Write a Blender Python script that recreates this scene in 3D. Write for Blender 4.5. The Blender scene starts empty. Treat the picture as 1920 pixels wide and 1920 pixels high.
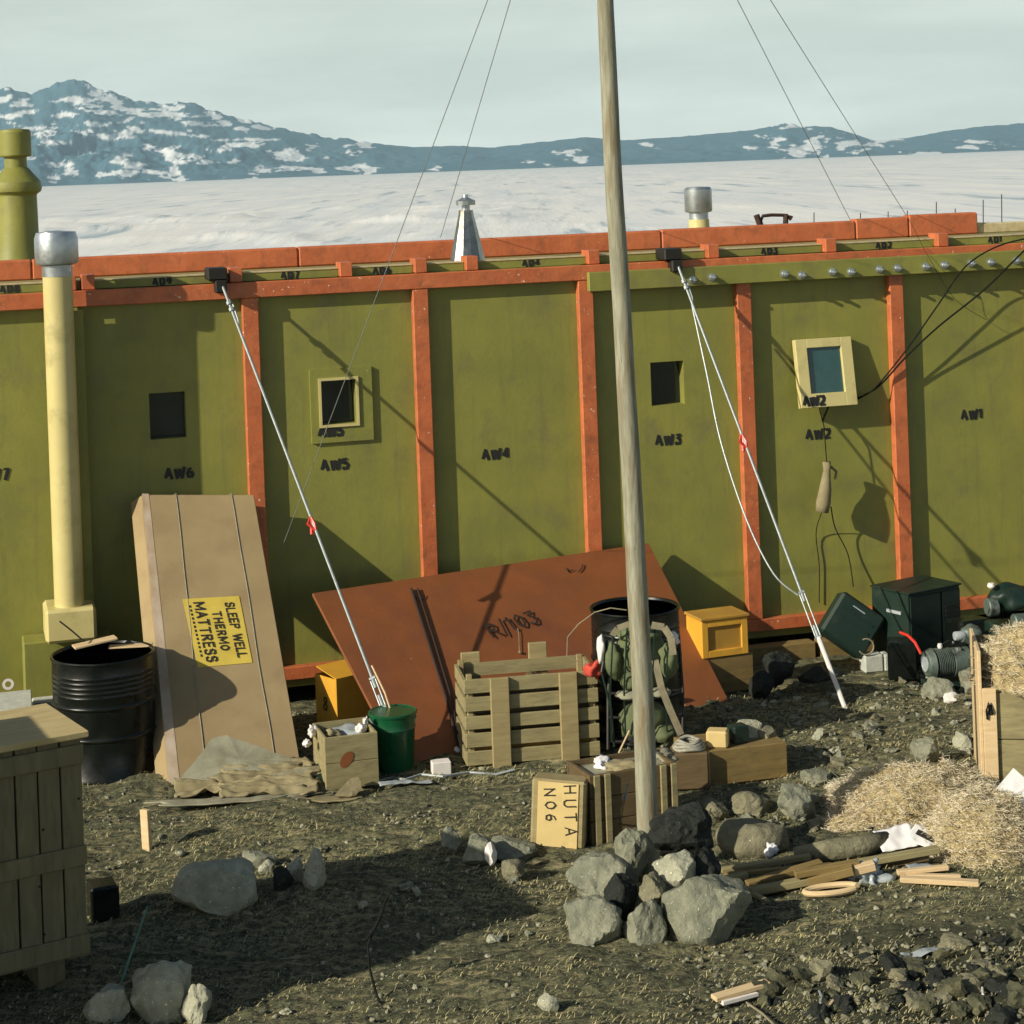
import bpy, bmesh, math, random
from mathutils import Vector, Matrix, noise
R = math.radians
SC = bpy.context.scene
COL = SC.collection
# ------------------------------------------------------------ camera
F = 3750.0 / 1920.0            # focal length in sensor widths
CAMZ = 3.5
ROLL = R(2.1)
cs, sn = math.cos(ROLL), math.sin(ROLL)
cam_d = bpy.data.cameras.new('camera')
cam_d.sensor_width = 36.0; cam_d.sensor_fit = 'HORIZONTAL'
cam_d.lens = 36.0 * F
cam_d.shift_x = 23.7 / 1920.0
cam_d.shift_y = -647.6 / 1920.0
cam_d.clip_start = 0.1; cam_d.clip_end = 30000.0
cam = bpy.data.objects.new('camera', cam_d)
COL.objects.link(cam)
cam.matrix_world = Matrix(((cs, sn, 0, 0), (0, 0, -1, 0), (-sn, cs, 0, CAMZ), (0, 0, 0, 1)))
SC.camera = cam
# ------------------------------------------------------------ light
SUN_TRAVEL = (0.81, 0.586)     # horizontal direction the sunlight travels in
SUN_EL = R(26)
wd = bpy.data.worlds.new('World'); SC.world = wd; wd.use_nodes = True
nt = wd.node_tree; nt.nodes.clear()
sky = nt.nodes.new('ShaderNodeTexSky'); sky.sky_type = 'NISHITA'; sky.sun_disc = False
sky.sun_elevation = SUN_EL
sky.sun_rotation = math.atan2(-SUN_TRAVEL[0], -SUN_TRAVEL[1])
sky.air_density = 1.2; sky.dust_density = 1.6; sky.ozone_density = 1.6; sky.altitude = 50
# thin high cloud laid over the blue
tc = nt.nodes.new('ShaderNodeTexCoord')
mp = nt.nodes.new('ShaderNodeMapping'); mp.inputs['Scale'].default_value = (1.6, 1.6, 9.0)
cn = nt.nodes.new('ShaderNodeTexNoise'); cn.inputs['Scale'].default_value = 3.2
cn.inputs['Detail'].default_value = 6; cn.inputs['Roughness'].default_value = 0.55
cr = nt.nodes.new('ShaderNodeValToRGB')
cr.color_ramp.elements[0].position = 0.40; cr.color_ramp.elements[1].position = 0.66
cr.color_ramp.elements[0].color = (0, 0, 0, 1); cr.color_ramp.elements[1].color = (1, 1, 1, 1)
cm = nt.nodes.new('ShaderNodeMath'); cm.operation = 'MULTIPLY_ADD'
cm.inputs[1].default_value = 0.22; cm.inputs[2].default_value = 0.72
mx = nt.nodes.new('ShaderNodeMix'); mx.data_type = 'RGBA'
mx.inputs['B'].default_value = (16.0, 17.0, 15.6, 1)
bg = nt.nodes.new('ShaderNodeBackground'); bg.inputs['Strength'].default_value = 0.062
wo = nt.nodes.new('ShaderNodeOutputWorld')
L = nt.links.new
L(tc.outputs['Generated'], mp.inputs['Vector']); L(mp.outputs[0], cn.inputs['Vector'])
sx_ = nt.nodes.new('ShaderNodeSeparateXYZ'); L(tc.outputs['Generated'], sx_.inputs[0])
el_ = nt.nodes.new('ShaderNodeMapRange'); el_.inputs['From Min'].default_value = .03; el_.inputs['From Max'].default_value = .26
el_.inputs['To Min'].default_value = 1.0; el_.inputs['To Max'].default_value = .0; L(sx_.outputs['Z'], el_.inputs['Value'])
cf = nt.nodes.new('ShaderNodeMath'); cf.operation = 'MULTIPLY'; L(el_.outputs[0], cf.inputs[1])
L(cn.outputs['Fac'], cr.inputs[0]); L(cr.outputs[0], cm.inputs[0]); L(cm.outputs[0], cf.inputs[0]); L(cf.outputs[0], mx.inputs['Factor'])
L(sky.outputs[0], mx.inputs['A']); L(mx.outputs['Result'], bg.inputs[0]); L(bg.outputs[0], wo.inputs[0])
sd = bpy.data.lights.new('sun', 'SUN'); sd.energy = 5.0; sd.angle = R(0.5); sd.color = (1.0, 0.91, 0.74)
sun = bpy.data.objects.new('sun', sd); COL.objects.link(sun)
tv = Vector((SUN_TRAVEL[0] * math.cos(SUN_EL), SUN_TRAVEL[1] * math.cos(SUN_EL), -math.sin(SUN_EL)))
sun.rotation_euler = tv.to_track_quat('-Z', 'Y').to_euler()
sun.location = (-20, -15, 20)
SC.view_settings.view_transform = 'Standard'; SC.view_settings.look = 'None'
SC.view_settings.exposure = 0.17; SC.view_settings.gamma = 1.0
SC.cycles.volume_bounces = 0
SC.cycles.max_bounces = 8

# ------------------------------------------------------------ pixel <-> world helpers (photo is 1920 px square)
def uv(x, y):
    u, v = x - 960.0, y - 960.0
    return u * cs - v * sn, u * sn + v * cs + 648.0
def P(x, y, d):
    a, b = uv(x, y)
    return Vector((a * d / 3750.0, d, CAMZ - b * d / 3750.0))
def nz(x, y, z=0.0): return noise.noise(Vector((x, y, z)))
def fbm(x, y, z=0.0, o=4, g=0.5):
    s = 0; a = 1
    for i in range(o):
        s += a * noise.noise(Vector((x, y, z + i * 7.3))); x *= 2.03; y *= 2.03; a *= g
    return s
def gz(x, y):
    """height of the ground; y is the distance from the camera"""
    if y > 30:
        t = min(1, (y - 30) / 50.0); far = -6.5 * t * t * (3 - 2 * t)
        return far + 0.15 * fbm(x * .1, y * .1) * (1 - t)
    h = 0.05 * fbm(x * .55 + 3, y * .55, 1.0, 2) + 0.034 * fbm(x * 2.0, y * 3.0 + 5, 2.0, 3)
    h += 0.014 * fbm(x * 8, y * 10, 3.0, 4, .62) - .010 * abs(fbm(x * 4, y * 9, 6.0, 3))
    # rubble band at lower right
    t = max(0.0, min(1.0, (x - 0.9) / 1.0)) * max(0.0, min(1.0, (9.1 - y) / .7))
    h += t * (0.05 * fbm(x * 3, y * 3, 5.0, 3) + .03)
    # hump the crate shadow falls on
    h += 0.10 * math.exp(-((x + .95) / .55) ** 2 - ((y - 9.75) / .35) ** 2)
    # falls a little towards the hut
    h -= 0.05 * max(0.0, min(1.0, (y - 12.4 - .25 * x) / 1.2))
    return h
def G(x, y, lift=0.0):
    a, b = uv(x, y); z = 0
    for i in range(12):
        d = (CAMZ - z) * 3750.0 / b; z = .5 * z + .5 * (gz(a * d / 3750.0, d) + lift)
    return Vector((a * d / 3750.0, d, z))
def pxm(d): return 3750.0 / d      # photo pixels per metre at distance d

# ------------------------------------------------------------ object helpers
def thing(name, label, cat, loc=(0, 0, 0), rz=0.0, group=None, kind=None):
    o = bpy.data.objects.new(name, None); COL.objects.link(o)
    o.empty_display_size = .1
    o.location = loc; o.rotation_euler = (0, 0, rz)
    tag(o, label, cat, group, kind); return o
def tag(o, label=None, cat=None, group=None, kind=None):
    if label: o['label'] = label
    if cat: o['category'] = cat
    if group: o['group'] = group
    if kind: o['kind'] = kind
    return o
def wmat(o):
    m = Matrix.Translation(o.location) @ o.rotation_euler.to_matrix().to_4x4()
    return wmat(o.parent) @ m if o.parent else m
class MB:
    def __init__(s): s.v = []; s.f = []
    def add(s, vs, fs):
        n = len(s.v); s.v += [Vector(p) for p in vs]; s.f += [tuple(i + n for i in f) for f in fs]; return s
    def hexa(s, p):   # p: bottom 4 ccw, top 4 ccw
        return s.add(p, [(3, 2, 1, 0), (4, 5, 6, 7), (0, 1, 5, 4), (1, 2, 6, 5), (2, 3, 7, 6), (3, 0, 4, 7)])
    def box(s, x0, x1, y0, y1, z0, z1, M=None):
        p = [Vector(q) for q in ((x0, y0, z0), (x1, y0, z0), (x1, y1, z0), (x0, y1, z0), (x0, y0, z1), (x1, y0, z1), (x1, y1, z1), (x0, y1, z1))]
        if M is not None: p = [M @ q for q in p]
        return s.hexa(p)
    def slab(s, c4, t):
        """c4 front corners (bl, br, tr, tl); thickness t pushed back away from the viewer"""
        c = [Vector(q) for q in c4]; n = (c[1] - c[0]).cross(c[3] - c[0]).normalized()
        b = [q - n * t for q in c]
        return s.add(c + b, [(0, 1, 2, 3), (7, 6, 5, 4), (1, 0, 4, 5), (2, 1, 5, 6), (3, 2, 6, 7), (0, 3, 7, 4)])
    def tube(s, pts, r, n=8, cap=True):
        pts = [Vector(p) for p in pts]; m = len(pts)
        rs = r if isinstance(r, (list, tuple)) else [r] * m
        up = Vector((0, 0, 1)); base = len(s.v); rings = []
        prev = None
        for i, p in enumerate(pts):
            t = (pts[min(i + 1, m - 1)] - pts[max(i - 1, 0)])
            if t.length < 1e-9: t = Vector((0, 0, 1))
            t.normalize()
            if prev is None:
                a = t.cross(up) if abs(t.z) < .9 else t.cross(Vector((1, 0, 0)))
            else: a = prev - t * prev.dot(t)
            a.normalize(); b = t.cross(a); prev = a
            for k in range(n):
                q = 2 * math.pi * k / n; s.v.append(p + (a * math.cos(q) + b * math.sin(q)) * rs[i])
        for i in range(m - 1):
            for k in range(n):
                k2 = (k + 1) % n
                s.f.append((base + i * n + k, base + i * n + k2, base + (i + 1) * n + k2, base + (i + 1) * n + k))
        if cap:
            s.f.append(tuple(base + k for k in reversed(range(n)))); s.f.append(tuple(base + (m - 1) * n + k for k in range(n)))
        return s
    def lathe(s, prof, c=(0, 0, 0), n=32, M=None, a0=0.0):
        base = len(s.v); c = Vector(c)
        for r_, z in prof:
            for k in range(n):
                q = 2 * math.pi * k / n + a0; p = Vector((r_ * math.cos(q), r_ * math.sin(q), z))
                if M is not None: p = M @ p
                s.v.append(p + c)
        for i in range(len(prof) - 1):
            for k in range(n):
                k2 = (k + 1) % n
                s.f.append((base + i * n + k, base + i * n + k2, base + (i + 1) * n + k2, base + (i + 1) * n + k))
        if prof[0][0] > 1e-4: s.f.append(tuple(base + k for k in reversed(range(n))))
        if prof[-1][0] > 1e-4: s.f.append(tuple(base + (len(prof) - 1) * n + k for k in range(n)))
        return s
    def build(s, name, m, parent=None, bevel=0.0, smooth=False, world=False, sub=0, weld=False):
        me = bpy.data.meshes.new(name)
        vs = s.v
        if world and parent is not None:
            iv = wmat(parent).inverted(); vs = [iv @ p for p in vs]
        me.from_pydata([tuple(p) for p in vs], [], s.f); me.update()
        if bevel > 0 or weld or sub:
            bm = bmesh.new(); bm.from_mesh(me)
            if weld: bmesh.ops.remove_doubles(bm, verts=bm.verts, dist=1e-5)
            if bevel > 0:
                ed = [e for e in bm.edges if len(e.link_faces) == 2 and e.calc_face_angle(0) > .5]
                bmesh.ops.bevel(bm, geom=ed, offset=bevel, segments=1, affect='EDGES', clamp_overlap=True)
            bm.to_mesh(me); bm.free()
        if smooth:
            for p in me.polygons: p.use_smooth = True
            if smooth != 'all': me.set_sharp_from_angle(angle=R(35 if smooth is True else smooth))
        o = bpy.data.objects.new(name, me); COL.objects.link(o)
        if isinstance(m, (list, tuple)):
            for q in m: me.materials.append(q)
        else: me.materials.append(m)
        if parent is not None: o.parent = parent
        if sub:
            md = o.modifiers.new('sub', 'SUBSURF'); md.levels = sub; md.render_levels = sub
        return o

def make_mat(name, col, rough=.7, metal=0.0, col2=None, scale=8.0, stretch=(1, 1, 1), bump=0.0, bscale=40.0, lo=.35, hi=.65, spec=.5,
             speck=None, speck_scale=60.0, speck_at=.68, detail=6, dirt=None, dirt_scale=3.0, dirt_at=(.5, .8), dist=0.01, streak=None):
    m = bpy.data.materials.new(name); m.use_nodes = True
    t = m.node_tree; n = t.nodes; l = t.links.new
    b = n['Principled BSDF']; b.inputs['Roughness'].default_value = rough; b.inputs['Metallic'].default_value = metal
    b.inputs['Specular IOR Level'].default_value = spec
    tcn = n.new('ShaderNodeTexCoord'); mpn = n.new('ShaderNodeMapping'); mpn.inputs['Scale'].default_value = stretch
    l(tcn.outputs['Object'], mpn.inputs['Vector'])
    def noi(sc, de=6, ro=.6):
        q = n.new('ShaderNodeTexNoise'); q.inputs['Scale'].default_value = sc; q.inputs['Detail'].default_value = de
        q.inputs['Roughness'].default_value = ro; l(mpn.outputs[0], q.inputs['Vector']); return q
    def ramp(src, a, bb):
        q = n.new('ShaderNodeMapRange'); q.inputs['From Min'].default_value = a; q.inputs['From Max'].default_value = bb
        l(src, q.inputs['Value']); return q.outputs[0]
    def mixc(fac, A, B):
        q = n.new('ShaderNodeMix'); q.data_type = 'RGBA'; l(fac, q.inputs['Factor'])
        for k, val in (('A', A), ('B', B)):
            if isinstance(val, tuple): q.inputs[k].default_value = (*val, 1)
            else: l(val, q.inputs[k])
        return q.outputs['Result']
    c2 = col2 or tuple(c * .78 for c in col)
    out = mixc(ramp(noi(scale, detail).outputs['Fac'], lo, hi), c2, col)
    if dirt: out = mixc(ramp(noi(dirt_scale, 8, .65).outputs['Fac'], *dirt_at), out, dirt)
    if streak:
        m3 = n.new('ShaderNodeMapping'); m3.inputs['Scale'].default_value = (9, 9, .7); l(tcn.outputs['Object'], m3.inputs['Vector'])
        q3 = n.new('ShaderNodeTexNoise'); q3.inputs['Scale'].default_value = 1.6; q3.inputs['Detail'].default_value = 7; q3.inputs['Roughness'].default_value = .62; l(m3.outputs[0], q3.inputs['Vector'])
        out = mixc(ramp(q3.outputs['Fac'], .54, 1.0), out, streak)
    if speck: out = mixc(ramp(noi(speck_scale, 3, .6).outputs['Fac'], speck_at, speck_at + .03), out, speck)
    l(out, b.inputs['Base Color'])
    if bump > 0:
        bn = n.new('ShaderNodeBump'); bn.inputs['Strength'].default_value = bump; bn.inputs['Distance'].default_value = dist
        l(noi(bscale, 8, .6).outputs['Fac'], bn.inputs['Height']); l(bn.outputs[0], b.inputs['Normal'])
    rr = ramp(noi(scale * 2.3, 4).outputs['Fac'], .2, .8)
    mr = n.new('ShaderNodeMapRange'); mr.inputs['To Min'].default_value = max(.05, rough - .12); mr.inputs['To Max'].default_value = min(1, rough + .12)
    l(rr, mr.inputs['Value']); l(mr.outputs[0], b.inputs['Roughness'])
    return m

# ------------------------------------------------------------ stroke lettering
GL = {
 'A': (.66, [[(0, 0), (.33, 1)], [(.33, 1), (.66, 0)], [(.14, .34), (.52, .34)]]),
 'W': (.9, [[(0, 1), (.2, 0)], [(.2, 0), (.45, .85)], [(.45, .85), (.68, 0)], [(.68, 0), (.9, 1)]]),
 'D': (.6, [[(0, 0), (0, 1)], [(0, 1), (.35, 1), (.58, .75), (.58, .25), (.35, 0), (0, 0)]]),
 '1': (.25, [[(.14, 0), (.14, 1)], [(.14, 1), (0, .82)]]),
 '2': (.52, [[(0, .78), (.1, .98), (.4, .98), (.52, .75), (.45, .5), (0, 0), (.52, 0)]]),
 '3': (.52, [[(0, .98), (.5, .98), (.22, .58), (.45, .5), (.52, .25), (.38, 0), (.1, 0), (0, .12)]]),
 '4': (.56, [[(.4, 0), (.4, 1)], [(.4, 1), (0, .32), (.56, .32)]]),
 '5': (.52, [[(.5, 1), (.06, 1), (.03, .58), (.35, .6), (.52, .35), (.4, .03), (.1, 0), (0, .12)]]),
 '6': (.52, [[(.45, .95), (.15, .8), (0, .4), (.1, .04), (.4, .02), (.52, .3), (.38, .52), (.06, .45)]]),
 '7': (.5, [[(0, 1), (.5, 1), (.2, 0)]]),
 '8': (.52, [[(.26, .54), (.05, .72), (.12, .97), (.4, .97), (.47, .72), (.26, .54), (.52, .3), (.42, .02), (.1, .02), (0, .3), (.26, .54)]]),
 '9': (.52, [[(.08, .05), (.38, .2), (.52, .6), (.42, .96), (.12, .98), (0, .7), (.14, .48), (.47, .55)]]),
 '0': (.56, [[(.28, 0), (.04, .25), (.04, .75), (.28, 1), (.52, .75), (.52, .25), (.28, 0)]]),
 'H': (.6, [[(0, 0), (0, 1)], [(.6, 0), (.6, 1)], [(0, .5), (.6, .5)]]),
 'U': (.58, [[(0, 1), (0, .2), (.15, 0), (.43, 0), (.58, .2), (.58, 1)]]),
 'T': (.6, [[(.3, 0), (.3, 1)], [(0, 1), (.6, 1)]]),
 'N': (.6, [[(0, 0), (0, 1)], [(0, 1), (.6, 0)], [(.6, 0), (.6, 1)]]),
 'O': (.62, [[(.31, 0), (.05, .2), (0, .5), (.05, .8), (.31, 1), (.57, .8), (.62, .5), (.57, .2), (.31, 0)]]),
 'R': (.56, [[(0, 0), (0, 1)], [(0, 1), (.4, 1), (.54, .8), (.42, .55), (0, .5)], [(.25, .5), (.56, 0)]]),
 'S': (.52, [[(.5, .85), (.38, 1), (.1, 1), (0, .8), (.08, .57), (.42, .46), (.52, .22), (.4, 0), (.1, 0), (0, .15)]]),
 'L': (.48, [[(0, 1), (0, 0), (.48, 0)]]),
 'E': (.5, [[(.5, 1), (0, 1), (0, 0), (.5, 0)], [(0, .52), (.4, .52)]]),
 'P': (.52, [[(0, 0), (0, 1)], [(0, 1), (.4, 1), (.52, .78), (.4, .52), (0, .5)]]),
 'M': (.8, [[(0, 0), (0, 1)], [(0, 1), (.4, .2)], [(.4, .2), (.8, 1)], [(.8, 1), (.8, 0)]]),
 '/': (.3, [[(.0, -.2), (.3, 1.1)]]), '-': (.3, [[(0, .5), (.3, .5)]]), ' ': (.4, []),
}
def letters(mb, text, o, ud, vd, h, th, gap=.22, jit=0.0, seed=1, lift=.0015, stencil=False):
    """flat strokes of thickness th on the plane through o, reading along ud, letters standing along vd"""
    o, ud, vd = Vector(o), Vector(ud).normalized(), Vector(vd).normalized()
    nn = ud.cross(vd).normalized(); rnd = random.Random(seed); x = 0; k = 0
    for ch in text:
        w, strokes = GL[ch]
        jy = rnd.uniform(-jit, jit)
        for st in strokes:
            pts = [Vector((x + a + rnd.uniform(-jit, jit) * .4, b + jy + rnd.uniform(-jit, jit) * .4)) * h for a, b in st]
            for i in range(len(pts) - 1):
                a, b = pts[i], pts[i + 1]; d = (b - a)
                if d.length < 1e-6: continue
                d.normalize(); q = Vector((-d.y, d.x)) * th * .5
                e = d * th * (.42 if not stencil else (-.25 if i == 0 else .3))
                a2, b2 = a - e, b + (d * th * .42)
                wx = 1.0
                if stencil and abs(d.y) > .6: q *= 1.55
                lf = lift + .0004 * (k % 9); k += 1
                mb.add([o + ud * p.x + vd * p.y + nn * lf for p in (a2 - q, b2 - q, b2 + q, a2 + q)], [(0, 1, 2, 3)])
        x += w + gap
    return mb
def text_w(text, h, gap=.22): return sum(GL[c][0] + gap for c in text) * h - gap * h

# ------------------------------------------------------------ materials
M = {}
M['olive'] = make_mat('olive_paint', (.240, .238, .046), .55, col2=(.188, .194, .040), scale=2.2, bump=.3, bscale=28, dirt=(.15, .135, .06), dirt_scale=3.4, dirt_at=(.52, .82), dist=.006, streak=(.13, .12, .055), speck=(.30, .30, .13), speck_scale=30, speck_at=.72)
M['yellow_olive'] = make_mat('yellow_olive_paint', (.58, .51, .22), .42, col2=(.52, .45, .19), scale=3.0, bump=.05, bscale=30, dirt=(.33, .29, .12), dirt_scale=5, dirt_at=(.55, .8))  # paler, yellower olive than the wall panels
M['orange'] = make_mat('orange_paint', (.53, .150, .052), .45, col2=(.43, .110, .038), scale=5.0, bump=.3, bscale=30, speck=(.75, .6, .5), speck_scale=38, speck_at=.69, dirt=(.27, .085, .035), dirt_scale=9, dirt_at=(.50, .75), streak=(.30, .10, .04))
M['redbrown'] = make_mat('red_brown_paint', (.23, .072, .020), .60, col2=(.185, .062, .017), scale=3.2, bump=.1, bscale=40, dirt=(.15, .05, .024), dirt_scale=2.2, dirt_at=(.5, .8), speck=(.5, .4, .3), speck_scale=30, speck_at=.745)
M['black_paint'] = make_mat('black_paint', (.012, .013, .012), .6)
M['galv'] = make_mat('galvanised_steel', (.50, .54, .55), .38, .85, col2=(.38, .42, .44), scale=14, bump=.05, bscale=20)
M['silver'] = make_mat('bright_metal', (.42, .40, .34), .22, 1.0, col2=(.28, .26, .21), scale=9)
M['steel'] = make_mat('pale_steel_wire', (.34, .38, .385), .5, .5, col2=(.25, .29, .29), scale=40)
M['dark_steel'] = make_mat('dark_iron', (.03, .028, .024), .55, .5)
M['rust'] = make_mat('rusty_iron', (.06, .03, .02), .8, .2, col2=(.03, .018, .014), scale=20)
M['glass'] = make_mat('window_glass', (.012, .022, .024), .08, 0, spec=.7, scale=2)
M['dark'] = make_mat('dark_interior', (.010, .012, .010), .9)
def wood(name, c, c2, st=(1, 1, 8), dirt=None, rough=.75, sc=6, **k):
    return make_mat(name, c, rough, col2=c2, scale=sc, stretch=st, bump=.25, bscale=sc * 3, detail=9, dirt=dirt or tuple(x * .55 for x in c), dirt_scale=sc * .5, dirt_at=(.52, .8), **k)
# ============================================================ SETTING
def ground_material():
    m = bpy.data.materials.new('volcanic_soil'); m.use_nodes = True
    t = m.node_tree; n = t.nodes; l = t.links.new; b = n['Principled BSDF']
    b.inputs['Roughness'].default_value = .95; b.inputs['Specular IOR Level'].default_value = .15
    g = n.new('ShaderNodeNewGeometry')
    def noi(sc, de=8, ro=.6, st=None):
        q = n.new('ShaderNodeTexNoise'); q.inputs['Scale'].default_value = sc; q.inputs['Detail'].default_value = de; q.inputs['Roughness'].default_value = ro
        if st:
            mm = n.new('ShaderNodeMapping'); mm.inputs['Scale'].default_value = st; l(g.outputs['Position'], mm.inputs['Vector']); l(mm.outputs[0], q.inputs['Vector'])
        else: l(g.outputs['Position'], q.inputs['Vector'])
        return q.outputs['Fac']
    def rng(s, a, c):
        q = n.new('ShaderNodeMapRange'); q.inputs['From Min'].default_value = a; q.inputs['From Max'].default_value = c; l(s, q.inputs['Value']); return q.outputs[0]
    def mix(f, A, B):
        q = n.new('ShaderNodeMix'); q.data_type = 'RGBA'
        if isinstance(f, float): q.inputs['Factor'].default_value = f
        else: l(f, q.inputs['Factor'])
        for k, v in (('A', A), ('B', B)):
            if isinstance(v, tuple): q.inputs[k].default_value = (*v, 1)
            else: l(v, q.inputs[k])
        return q.outputs['Result']
    c = mix(rng(noi(1.3), .38, .62), (.150, .158, .085), (.27, .265, .135))
    c = mix(rng(noi(26, 6, .7), .42, .62), (.060, .064, .042), c)
    c = mix(rng(noi(7, 8, .7, (1, 3.2, 1)), .52, .66), c, (.40, .345, .185))      # straw dust in streaks
    c = mix(rng(noi(90, 3, .6), .60, .68), c, (.42, .41, .31))                # pale grit
    c = mix(rng(noi(75, 3, .6), .64, .70), c, (.018, .02, .018))               # dark cinders
    # further off: snow patches on the slope down to the ice
    # dark scoria in the lower right corner of the yard
    vm = n.new('ShaderNodeVectorMath'); vm.operation = 'DISTANCE'; vm.inputs[1].default_value = (2.0, 7.9, 0); l(g.outputs['Position'], vm.inputs[0])
    ad = n.new('ShaderNodeMath'); ad.operation = 'MULTIPLY_ADD'; ad.inputs[1].default_value = 1.6; l(noi(2.2, 5, .6), ad.inputs[0]); l(vm.outputs['Value'], ad.inputs[2])
    c = mix(rng(ad.outputs[0], 1.75, 2.25), (.070, .073, .046), c)
    l(c, b.inputs['Base Color'])
    bu = n.new('ShaderNodeBump'); bu.inputs['Strength'].default_value = 1.0; bu.inputs['Distance'].default_value = .030
    l(noi(22, 12, .75), bu.inputs['Height'])
    b2 = n.new('ShaderNodeBump'); b2.inputs['Strength'].default_value = .8; b2.inputs['Distance'].default_value = .008
    l(noi(120, 4, .7), b2.inputs['Height']); l(bu.outputs[0], b2.inputs['Normal']); l(b2.outputs[0], b.inputs['Normal'])
    return m
def axis(segs):
    out = []
    for a, b, st in segs:
        k = max(1, int(round((b - a) / st)))
        out += [a + (b - a) * i / k for i in range(k)]
    return out + [segs[-1][1]]
def sheet(name, xs, ys, fn, m, smooth='all'):
    vs = [(x, y, fn(x, y)) for y in ys for x in xs]; nx = len(xs)
    fs = [(j * nx + i, j * nx + i + 1, (j + 1) * nx + i + 1, (j + 1) * nx + i) for j in range(len(ys) - 1) for i in range(nx - 1)]
    b = MB(); b.v = [Vector(v) for v in vs]; b.f = fs
    return b.build(name, m, smooth=smooth)
gx = axis([(-400, -40, 60), (-40, -8, 4), (-8, -3.4, .3), (-3.4, 4.4, .026), (4.4, 9, .3), (9, 40, 4), (40, 400, 60)])
gy = axis([(-60, -6, 6), (-6, 7.3, .6), (7.3, 12.2, .026), (12.2, 14.6, .04), (14.6, 30, .8), (30, 90, 4)])
tag(sheet('ground', gx, gy, gz, ground_material()), kind='structure')

# sea ice
def ice_z(x, y):
    z = -4.6
    if 90 < y < 1500:
        f = min(1, (y - 90) / 60.0) * max(0.0, min(1, (1500 - y) / 700.0))
        rz = 1 - abs(fbm(x * .018, y * .012, 4.0, 3)) * 2.6
        band = math.exp(-((y - 330) / 130.0) ** 2) * max(0.15, min(1, (60 - x) / 90.0))
        z += f * (max(0, rz) ** 3 * 2.2 * band * (0.5 + .5 * nz(x * .1, y * .1)) + .10 * fbm(x * .03, y * .015, 8.0, 4))
    return z
mi = make_mat('sea_ice', (.86, .85, .79), .6, col2=(.72, .75, .74), scale=.12, stretch=(1, .07, 1), lo=.4, hi=.62, bump=.5, bscale=.25, dist=.5, dirt=(.40, .49, .52), dirt_scale=.16, dirt_at=(.56, .66))
ix = axis([(-7500, -600, 350), (-600, -150, 12), (-150, 200, 2.2), (200, 600, 12), (600, 7500, 350)])
iy = axis([(70, 150, 8), (150, 560, 2.6), (560, 1500, 20), (1500, 7800, 300)])
tag(sheet('ice', ix, iy, ice_z, mi), kind='structure')

# mountains: a heightfield whose skyline follows the range across the bay
RIDGE = [(-500, 205), (-300, 150), (-120, 190), (-60, 160), (0, 166), (25, 164), (45, 173), (65, 176), (85, 164), (105, 160), (130, 148), (160, 150), (180, 161), (220, 174), (260, 189), (310, 195),
         (350, 189), (375, 197), (400, 208), (450, 221), (520, 239), (600, 255), (660, 262), (720, 271), (780, 276), (850, 273), (920, 277),
         (1000, 268), (1100, 257), (1170, 263), (1280, 256), (1400, 245), (1440, 239), (1475, 232), (1500, 236), (1560, 238), (1590, 247), (1640, 264),
         (1700, 259), (1760, 248), (1830, 238), (1920, 231), (2100, 225), (2400, 240), (2700, 252)]
SNOWS = [(205, 182, 38, 12, -.45), (150, 190, 26, 7, 0), (320, 215, 75, 7, -.12), (250, 208, 40, 7, -.3), (180, 232, 35, 6, 0), (240, 225, 22, 4, .3), (385, 232, 45, 5, -.1), (190, 255, 28, 5, -.1), (400, 215, 18, 6, -.4), (425, 232, 16, 6, 0),
         (330, 250, 60, 4, -.1), (500, 240, 22, 4, -.15), (375, 303, 28, 4, 0), (205, 328, 22, 6, 0), (235, 292, 22, 3, .1), (20, 220, 35, 5, 0), (45, 215, 25, 8, .3), (15, 185, 12, 8, 0), (120, 215, 25, 6, 0), (60, 240, 40, 5, 0),
         (515, 316, 34, 6, 0), (590, 318, 30, 6, 0), (450, 262, 60, 3, 0), (560, 296, 50, 3, 0), (660, 316, 60, 4, -.03), (815, 316, 22, 6, 0), (1075, 292, 34, 12, -.2), (1015, 306, 40, 4, -.1), (1215, 272, 30, 5, -.15),
         (1460, 265, 14, 7, 0), (1400, 277, 50, 4, -.03), (1535, 258, 30, 5, .4), (1500, 289, 20, 7, 0), (1595, 272, 40, 20, -.15), (1640, 270, 60, 10, .12), (1740, 288, 80, 4, -.03), (1850, 268, 50, 5, -.1), (900, 270, 60, 5, -.06), (1830, 277, 60, 4, -.05)]
def ridge_y(px):
    for (a, b), (c, d) in zip(RIDGE, RIDGE[1:]):
        if a <= px <= c:
            t = (px - a) / (c - a); return b + (d - b) * t
    return 250
def mountain_height(px, D=6600):
    a, b = uv(px, ridge_y(px)); return CAMZ - b * D / 3750.0
ma = bpy.data.materials.new('haze_tinted_rock_and_snow'); ma.use_nodes = True
t_ = ma.node_tree; b_ = t_.nodes['Principled BSDF']; b_.inputs['Roughness'].default_value = .95; b_.inputs['Specular IOR Level'].default_value = .1
at = t_.nodes.new('ShaderNodeAttribute'); at.attribute_name = 'snow'
mm_ = t_.nodes.new('ShaderNodeMix'); mm_.data_type = 'RGBA'; mm_.inputs['A'].default_value = (.066, .142, .195, 1); mm_.inputs['B'].default_value = (.78, .80, .80, 1)  # haze blue is mixed into the rock's own dark colour
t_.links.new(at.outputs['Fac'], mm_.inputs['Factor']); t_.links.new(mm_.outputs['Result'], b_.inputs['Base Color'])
vs, fs, snow = [], [], []
NJ = 120; pxs = axis([(-500, 0, 12), (0, 1920, 2.2), (1920, 2700, 14)])
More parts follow.
